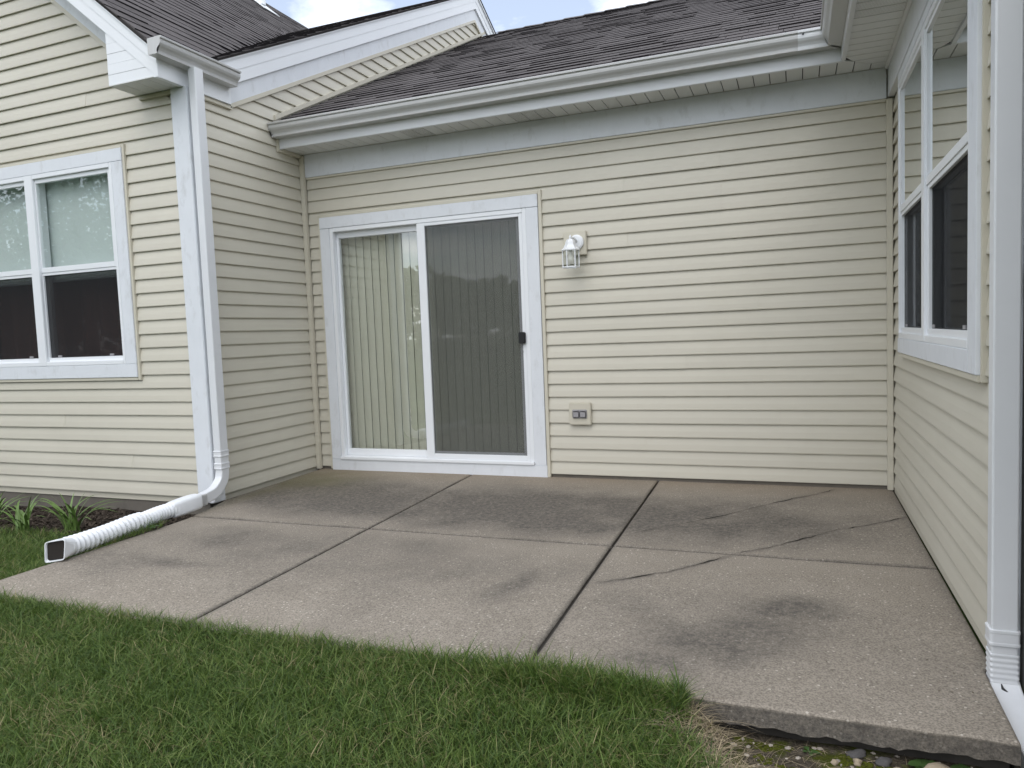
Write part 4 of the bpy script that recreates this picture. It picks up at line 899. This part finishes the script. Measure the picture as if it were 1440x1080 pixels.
# tufts over the slab edge and along the hose
x = RNG.uniform(-2.95, 0.5, 5200); y = -3.172 + RNG.normal(0, 0.014, 5200); h, w, le = bl_params(len(x)); blades(x, y, h * 1.05, w, le * 1.1, 'edge_grass', MG, 'longer grass leaning over the patio front edge', zoff=0.0)
x = np.concatenate([-2.935 + RNG.normal(0, 0.012, 420)]); y = RNG.uniform(-2.60, -1.95, 420); h, w, le = bl_params(len(x)); blades(x, y, h * 1.15, w, le, 'edge_grass', MG, 'loose grass growing beside the white hose', zoff=0.03)
x = RNG.normal(0.16, 0.22, 5200).clip(-0.6, 0.52); y = -3.20 + RNG.normal(0, 0.035, 5200); h, w, le = bl_params(len(x)); k = x < lawn_edge(y) + 0.01; blades(x[k], y[k], (h * 1.5)[k], (w * 1.25)[k], (le * 0.8)[k], 'edge_grass', MG, 'tall tuft of grass hiding the patio edge near the worn soil', zoff=0.0)
# straw at the worn edge
t = RNG.uniform(-4.4, -3.17, 3400); x = lawn_edge(t) + RNG.normal(0.035, 0.045, 3400); h = RNG.uniform(0.03, 0.09, 3400)
blades(x, t, h, RNG.uniform(0.0012, 0.0028, 3400), RNG.uniform(1.2, 2.6, 3400), 'dead_straw', M['straw'], 'dry tan straw along the worn lawn edge', droop=0.75)
x = RNG.uniform(0.6, 1.5, 900); y = RNG.uniform(-3.7, -3.17, 900)
blades(x, y, RNG.uniform(0.02, 0.06, 900), RNG.uniform(0.001, 0.002, 900), RNG.uniform(1.6, 3, 900), 'dead_straw', M['straw'], 'scattered dry straw on the bare mossy soil', droop=0.8)

# moss cushions, pebbles, chips
def scatter_lumps(name, px, py, sizes, mt, label, flat=0.6, zoff=0.0):
    V = []; Fc = []
    ico = [(0, 0, 1), (0.9, 0, 0.35), (0.28, 0.86, 0.35), (-0.73, 0.53, 0.35), (-0.73, -0.53, 0.35), (0.28, -0.86, 0.35), (0.85, 0.3, -.3), (-.1, .95, -.3), (-.95, .2, -.3), (-.5, -.8, -.3), (.6, -.7, -.3)]
    tri = [(0, 1, 2), (0, 2, 3), (0, 3, 4), (0, 4, 5), (0, 5, 1), (1, 6, 2), (6, 7, 2), (2, 7, 3), (7, 8, 3), (3, 8, 4), (8, 9, 4), (4, 9, 5), (9, 10, 5), (5, 10, 1), (10, 6, 1)]
    gz = ground_z(px, py)
    for i in range(len(px)):
        a = random.uniform(0, 6.28); ca_, sa = math.cos(a), math.sin(a); s = sizes[i]; el_ = random.uniform(0.6, 1.3); b = len(V)
        for (q, r_, u) in ico:
            j = random.uniform(0.8, 1.2); q2, r3 = q * el_ * s * j, r_ * s * j; V.append((px[i] + q2 * ca_ - r3 * sa, py[i] + q2 * sa + r3 * ca_, gz[i] + zoff + u * s * flat * j))
        Fc += [tuple(b + k for k in f_) for f_ in tri]
    mb = MB(); mb.v = V; mb.f = Fc
    return obj(name, mb, mt, None, label, kind='stuff', recalc=False)
x = RNG.uniform(0.62, 1.9, 620); y = RNG.uniform(-4.1, -3.13, 620); k = x > lawn_edge(y) + 0.02
scatter_lumps('pebbles', x[k], y[k], RNG.gamma(2.2, 0.0022, k.sum()).clip(0.002, 0.015), M['pebble'], 'small pale pebbles lying on the bare soil')
x = RNG.uniform(0.60, 1.9, 26000); y = RNG.uniform(-4.1, -3.165, 26000); k = (x > lawn_edge(y) + 0.05) & (fbm(x * 9, y * 13, 91) > 0.53)
scatter_lumps('moss', x[k], y[k], RNG.uniform(0.003, 0.0075, k.sum()), M['moss'], 'olive green moss patches on the bare soil below the patio edge', flat=0.7)
x = RNG.uniform(-6.6, -3.0, 9000); y = RNG.uniform(-2.3, -1.33, 9000); k = (BED(x, y) > 0.5)
x, y = x[k], y[k]
V = []; Fc = []; gz = ground_z(x, y)
for i in range(len(x)):
    a, tl, s = random.uniform(0, 6.28), random.uniform(-0.6, 0.6), random.uniform(0.006, 0.022); wd = s * random.uniform(0.2, 0.45)
    c_, s_ = math.cos(a), math.sin(a); b = len(V); z0 = gz[i] + random.uniform(0.0, 0.012)
    for (p, q, u) in ((-s, -wd, 0), (s, -wd, 0), (s, wd, 0), (-s, wd, 0), (-s, -wd, .004), (s, -wd, .004), (s, wd, .004), (-s, wd, .004)):
        V.append((x[i] + p * c_ - q * s_, y[i] + p * s_ + q * c_, z0 + u + p * tl))
    Fc += [tuple(b + k for k in f_) for f_ in ((0, 3, 2, 1), (4, 5, 6, 7), (0, 1, 5, 4), (1, 2, 6, 5), (2, 3, 7, 6), (3, 0, 4, 7))]
mb = MB(); mb.v = V; mb.f = Fc; obj('mulch_chips', mb, M['chip'], None, 'dark shredded mulch below the gable wall', kind='stuff', recalc=False)

V = []; Fc = []
for i in range(90):
    a = random.uniform(0, 6.28); x_, y_, s_ = random.uniform(0.75, 1.40), random.uniform(-2.95, -1.9), random.uniform(0.0012, 0.0036); b = len(V); z_ = float(PZ(x_, y_)) + 0.0022
    for k in range(6): V.append((x_ + s_ * 1.7 * math.cos(k * 1.047) * math.cos(a) - s_ * 0.7 * math.sin(k * 1.047) * math.sin(a), y_ + s_ * 1.7 * math.cos(k * 1.047) * math.sin(a) + s_ * 0.7 * math.sin(k * 1.047) * math.cos(a), z_ + random.uniform(0, 0.0015)))
    Fc.append(tuple(range(b, b + 6)))
mb = MB(); mb.v = V; mb.f = Fc; obj('leaf_specks', mb, M['speck'], None, 'tiny dark leaf scraps scattered over the front patio panel', kind='stuff', recalc=False)
# day lily clumps
def lily(loc, n_, hmax, label, seed):
    rd_ = random.Random(seed); gz0 = float(ground_z(loc[0], loc[1])); t_ = thing('lily_clump', (loc[0], loc[1], gz0), label, 'plant', 'strappy plants in the mulch bed')
    for i in range(n_):
        a = rd_.uniform(0, 6.28); ln_ = rd_.uniform(0.6, 1) * hmax; out_ = rd_.uniform(0.3, 1.0); w = rd_.uniform(0.007, 0.011)
        p0 = Vector((loc[0] + rd_.uniform(-.04, .04), loc[1] + rd_.uniform(-.03, .03), gz0 - 0.01)); dr_ = Vector((math.cos(a), math.sin(a), 0)); pr = Vector((-dr_.y, dr_.x, 0)); V = []
        for k in range(9):
            t = k / 8; c_ = p0 + dr_ * (ln_ * out_ * t ** 1.6) + Vector((0, 0, ln_ * (t - 0.62 * out_ * t ** 2.6))); ww = w * (1 - t ** 3) * (0.7 + 0.6 * min(1, t * 3)) * 0.75 + 0.0004
            fold = Vector((0, 0, 0.35 * ww)); V += [c_ - pr * ww + fold, c_, c_ + pr * ww + fold]
        obj('leaf', MB().add(V, [q for k in range(8) for q in ((3 * k, 3 * k + 1, 3 * k + 4, 3 * k + 3), (3 * k + 1, 3 * k + 2, 3 * k + 5, 3 * k + 4))]), M['lily'], t_, recalc=False, smooth=True)
lily((-3.72, -1.97), 24, 0.43, 'arching green lily clump beside the white hose', 1)
lily((-4.02, -2.10), 22, 0.35, 'upright green lily clump between two others in the bed', 2)
lily((-4.42, -2.03), 26, 0.36, 'green lily clump furthest from the white hose', 5)

# small weeds
def weed(loc, n_, r, label, seed, zoff=0.0, mt='weed'):
    rd_ = random.Random(seed); gz0 = float(ground_z(loc[0], loc[1])) + zoff; t_ = thing('weed', (loc[0], loc[1], gz0), label, 'weed', 'small weeds')
    for i in range(n_):
        a = i * 2.4 + rd_.uniform(-.3, .3); L_ = r * rd_.uniform(0.5, 1.0); w = L_ * 0.30; d_ = Vector((math.cos(a), math.sin(a), 0)); p = Vector((-d_.y, d_.x, 0)); hh = rd_.uniform(0.3, 0.9)
        o0 = Vector((loc[0], loc[1], gz0)); V = []
        for t, wk in ((0.0, 0.08), (0.35, 0.35), (0.6, 1.0), (0.85, 0.8), (1.0, 0.1)):
            c_ = o0 + d_ * (L_ * t) + Vector((0, 0, L_ * hh * t * (1.3 - t))); V += [c_ - p * w * wk, c_ + Vector((0, 0, -0.12 * w)), c_ + p * w * wk]
        obj('leaf', MB().add(V, [q for k in range(4) for q in ((3 * k, 3 * k + 1, 3 * k + 4, 3 * k + 3), (3 * k + 1, 3 * k + 2, 3 * k + 5, 3 * k + 4))]), M['weed'], t_, recalc=False, smooth=True)
weed((1.20, -3.18), 34, 0.052, 'leafy weed by the tan stone under the patio edge', 1, 0.0)
weed((1.29, -3.15), 20, 0.038, 'small leafy weed tucked between the slab edge and the downspout outlet', 4, 0.0)
weed((0.895, -3.185), 5, 0.03, 'single seedling growing from the moss below the patio edge', 2)
weed((-2.945, -2.02), 10, 0.05, 'little clover weed beside the white hose', 3, 0.035)

# stones
def stone(loc, s, label, mt, seed, cat='stone'):
    rd_ = random.Random(seed); bm = bmesh.new(); bmesh.ops.create_icosphere(bm, subdivisions=3, radius=1)
    for v in bm.verts:
        c_ = v.co; n_ = 1 + 0.16 * math.sin(c_.x * 3.1 + seed) * math.cos(c_.y * 2.7) + 0.10 * math.sin(c_.z * 5 + c_.x * 4 + seed * 2) + rd_.uniform(-.02, .02)
        v.co = Vector((c_.x * s[0], c_.y * s[1], c_.z * s[2])) * n_
    me = bpy.data.meshes.new('stone'); bm.to_mesh(me); bm.free(); me.materials.append(M[mt]); me.polygons.foreach_set('use_smooth', [True] * len(me.polygons))
    o = bpy.data.objects.new('stone', me); col.objects.link(o); o.location = (loc[0], loc[1], float(ground_z(loc[0], loc[1])) + s[2] * 0.45); o.rotation_euler = (0, 0, rd_.uniform(0, 3))
    return tag(o, label, cat, 'stones on the soil')
stone((1.22, -3.235), (0.075, 0.045, 0.035), 'large tan stone by the downspout outlet', 'stone_tan', 2)
stone((1.125, -3.245), (0.022, 0.02, 0.022), 'small tan stone touching the large one', 'stone_tan', 4)
stone((1.09, -3.185), (0.024, 0.017, 0.012), 'rounded grey stone below the slab edge', 'stone_grey', 5)
stone((1.02, -3.170), (0.036, 0.020, 0.009), 'flat grey flake of stone under the slab edge', 'stone_grey', 7)
stone((1.02, -3.215), (0.015, 0.012, 0.012), 'pale pebble sized stone in front of the grey flake', 'stone_tan', 9)
stone((0.96, -3.225), (0.010, 0.009, 0.009), 'tiny pale stone on the mossy soil', 'stone_tan', 12)

# ------------------------------------------------------------------ trees across the lawn (seen in the window reflections)
def tree(loc, h, r, label, seed):
    rd_ = np.random.default_rng(seed); t_ = thing('tree', (loc[0], loc[1], -0.4), label, 'tree', 'trees across the lawn')
    mb = MB(); mb.tube([(loc[0], loc[1], -0.4), (loc[0] + .1, loc[1], h * .3), (loc[0] - .1, loc[1] + .1, h * .6), (loc[0], loc[1], h * .9)], [0.28, 0.2, 0.13, 0.04], 10)
    for k in range(9):
        a = k * 2.4; z = h * (0.32 + 0.055 * k); mb.tube([(loc[0], loc[1], z), (loc[0] + math.cos(a) * r * .4, loc[1] + math.sin(a) * r * .4, z + r * .25), (loc[0] + math.cos(a) * r * .8, loc[1] + math.sin(a) * r * .8, z + r * .4)], [0.09, 0.06, 0.02], 6)
    obj('trunk', mb, M['bark'], t_)
    nc = 60; cc = rd_.normal(0, 1, (nc, 3)); cc /= np.linalg.norm(cc, axis=1)[:, None]; cc *= (rd_.uniform(0.25, 1, nc) ** 0.5)[:, None]; cc *= np.array([r, r, h * 0.36])
    P = (cc[rd_.integers(0, nc, 7000)] + rd_.normal(0, 0.42, (7000, 3))) + np.array([loc[0], loc[1], h * 0.62])
    A = rd_.normal(0, 1, (7000, 3)); A /= np.linalg.norm(A, axis=1)[:, None]; B_ = np.cross(A, rd_.normal(0, 1, (7000, 3))); B_ /= np.linalg.norm(B_, axis=1)[:, None]
    s = rd_.uniform(0.07, 0.14, 7000)[:, None]
    V = np.stack([P - A * s, P + B_ * s * .6, P + A * s, P - B_ * s * .6], 1).reshape(-1, 3)
    mb = MB(); mb.v = [tuple(v) for v in V]; mb.f = [(4 * i, 4 * i + 1, 4 * i + 2, 4 * i + 3) for i in range(7000)]
    obj('crown', mb, M['leaf'], t_, recalc=False)
tree((-20, -11.5), 8.5, 3.2, 'broad leafy tree across the lawn nearest the gable', 1)
tree((-25, -18), 10, 3.6, 'tallest leafy tree across the lawn', 2)
tree((-31, -15), 9, 3.4, 'smaller leafy tree at the back of the lawn', 3)

# belt of trees added to hide the horizon and darken the door reflection
n_ = 42000; ang = RNG.uniform(math.pi * 0.86, math.pi * 1.95, n_); rad = RNG.uniform(36, 46, n_)
cx_ = rad * np.cos(ang); cyy_ = -6 + rad * np.sin(ang); top = 3.2 + 4.2 * fbm(ang * 9, ang * 0 + 1, 93); zz_ = -0.5 + (top + 0.5) * np.sqrt(RNG.uniform(0, 1, n_))
P = np.stack([cx_, cyy_, zz_], 1); A = RNG.normal(0, 1, (n_, 3)); A /= np.linalg.norm(A, axis=1)[:, None]; B_ = np.cross(A, RNG.normal(0, 1, (n_, 3))); B_ /= np.linalg.norm(B_, axis=1)[:, None]
s_ = RNG.uniform(0.18, 0.4, n_)[:, None]; V = np.stack([P - A * s_, P + B_ * s_ * .7, P + A * s_, P - B_ * s_ * .7], 1).reshape(-1, 3)
mb = MB(); mb.v = [tuple(v) for v in V]; mb.f = [(4 * i, 4 * i + 1, 4 * i + 2, 4 * i + 3) for i in range(n_)]
obj('added_tree_belt', mb, M['leaf'], None, 'added belt of leafy trees that darkens the door reflection', kind='stuff', recalc=False)
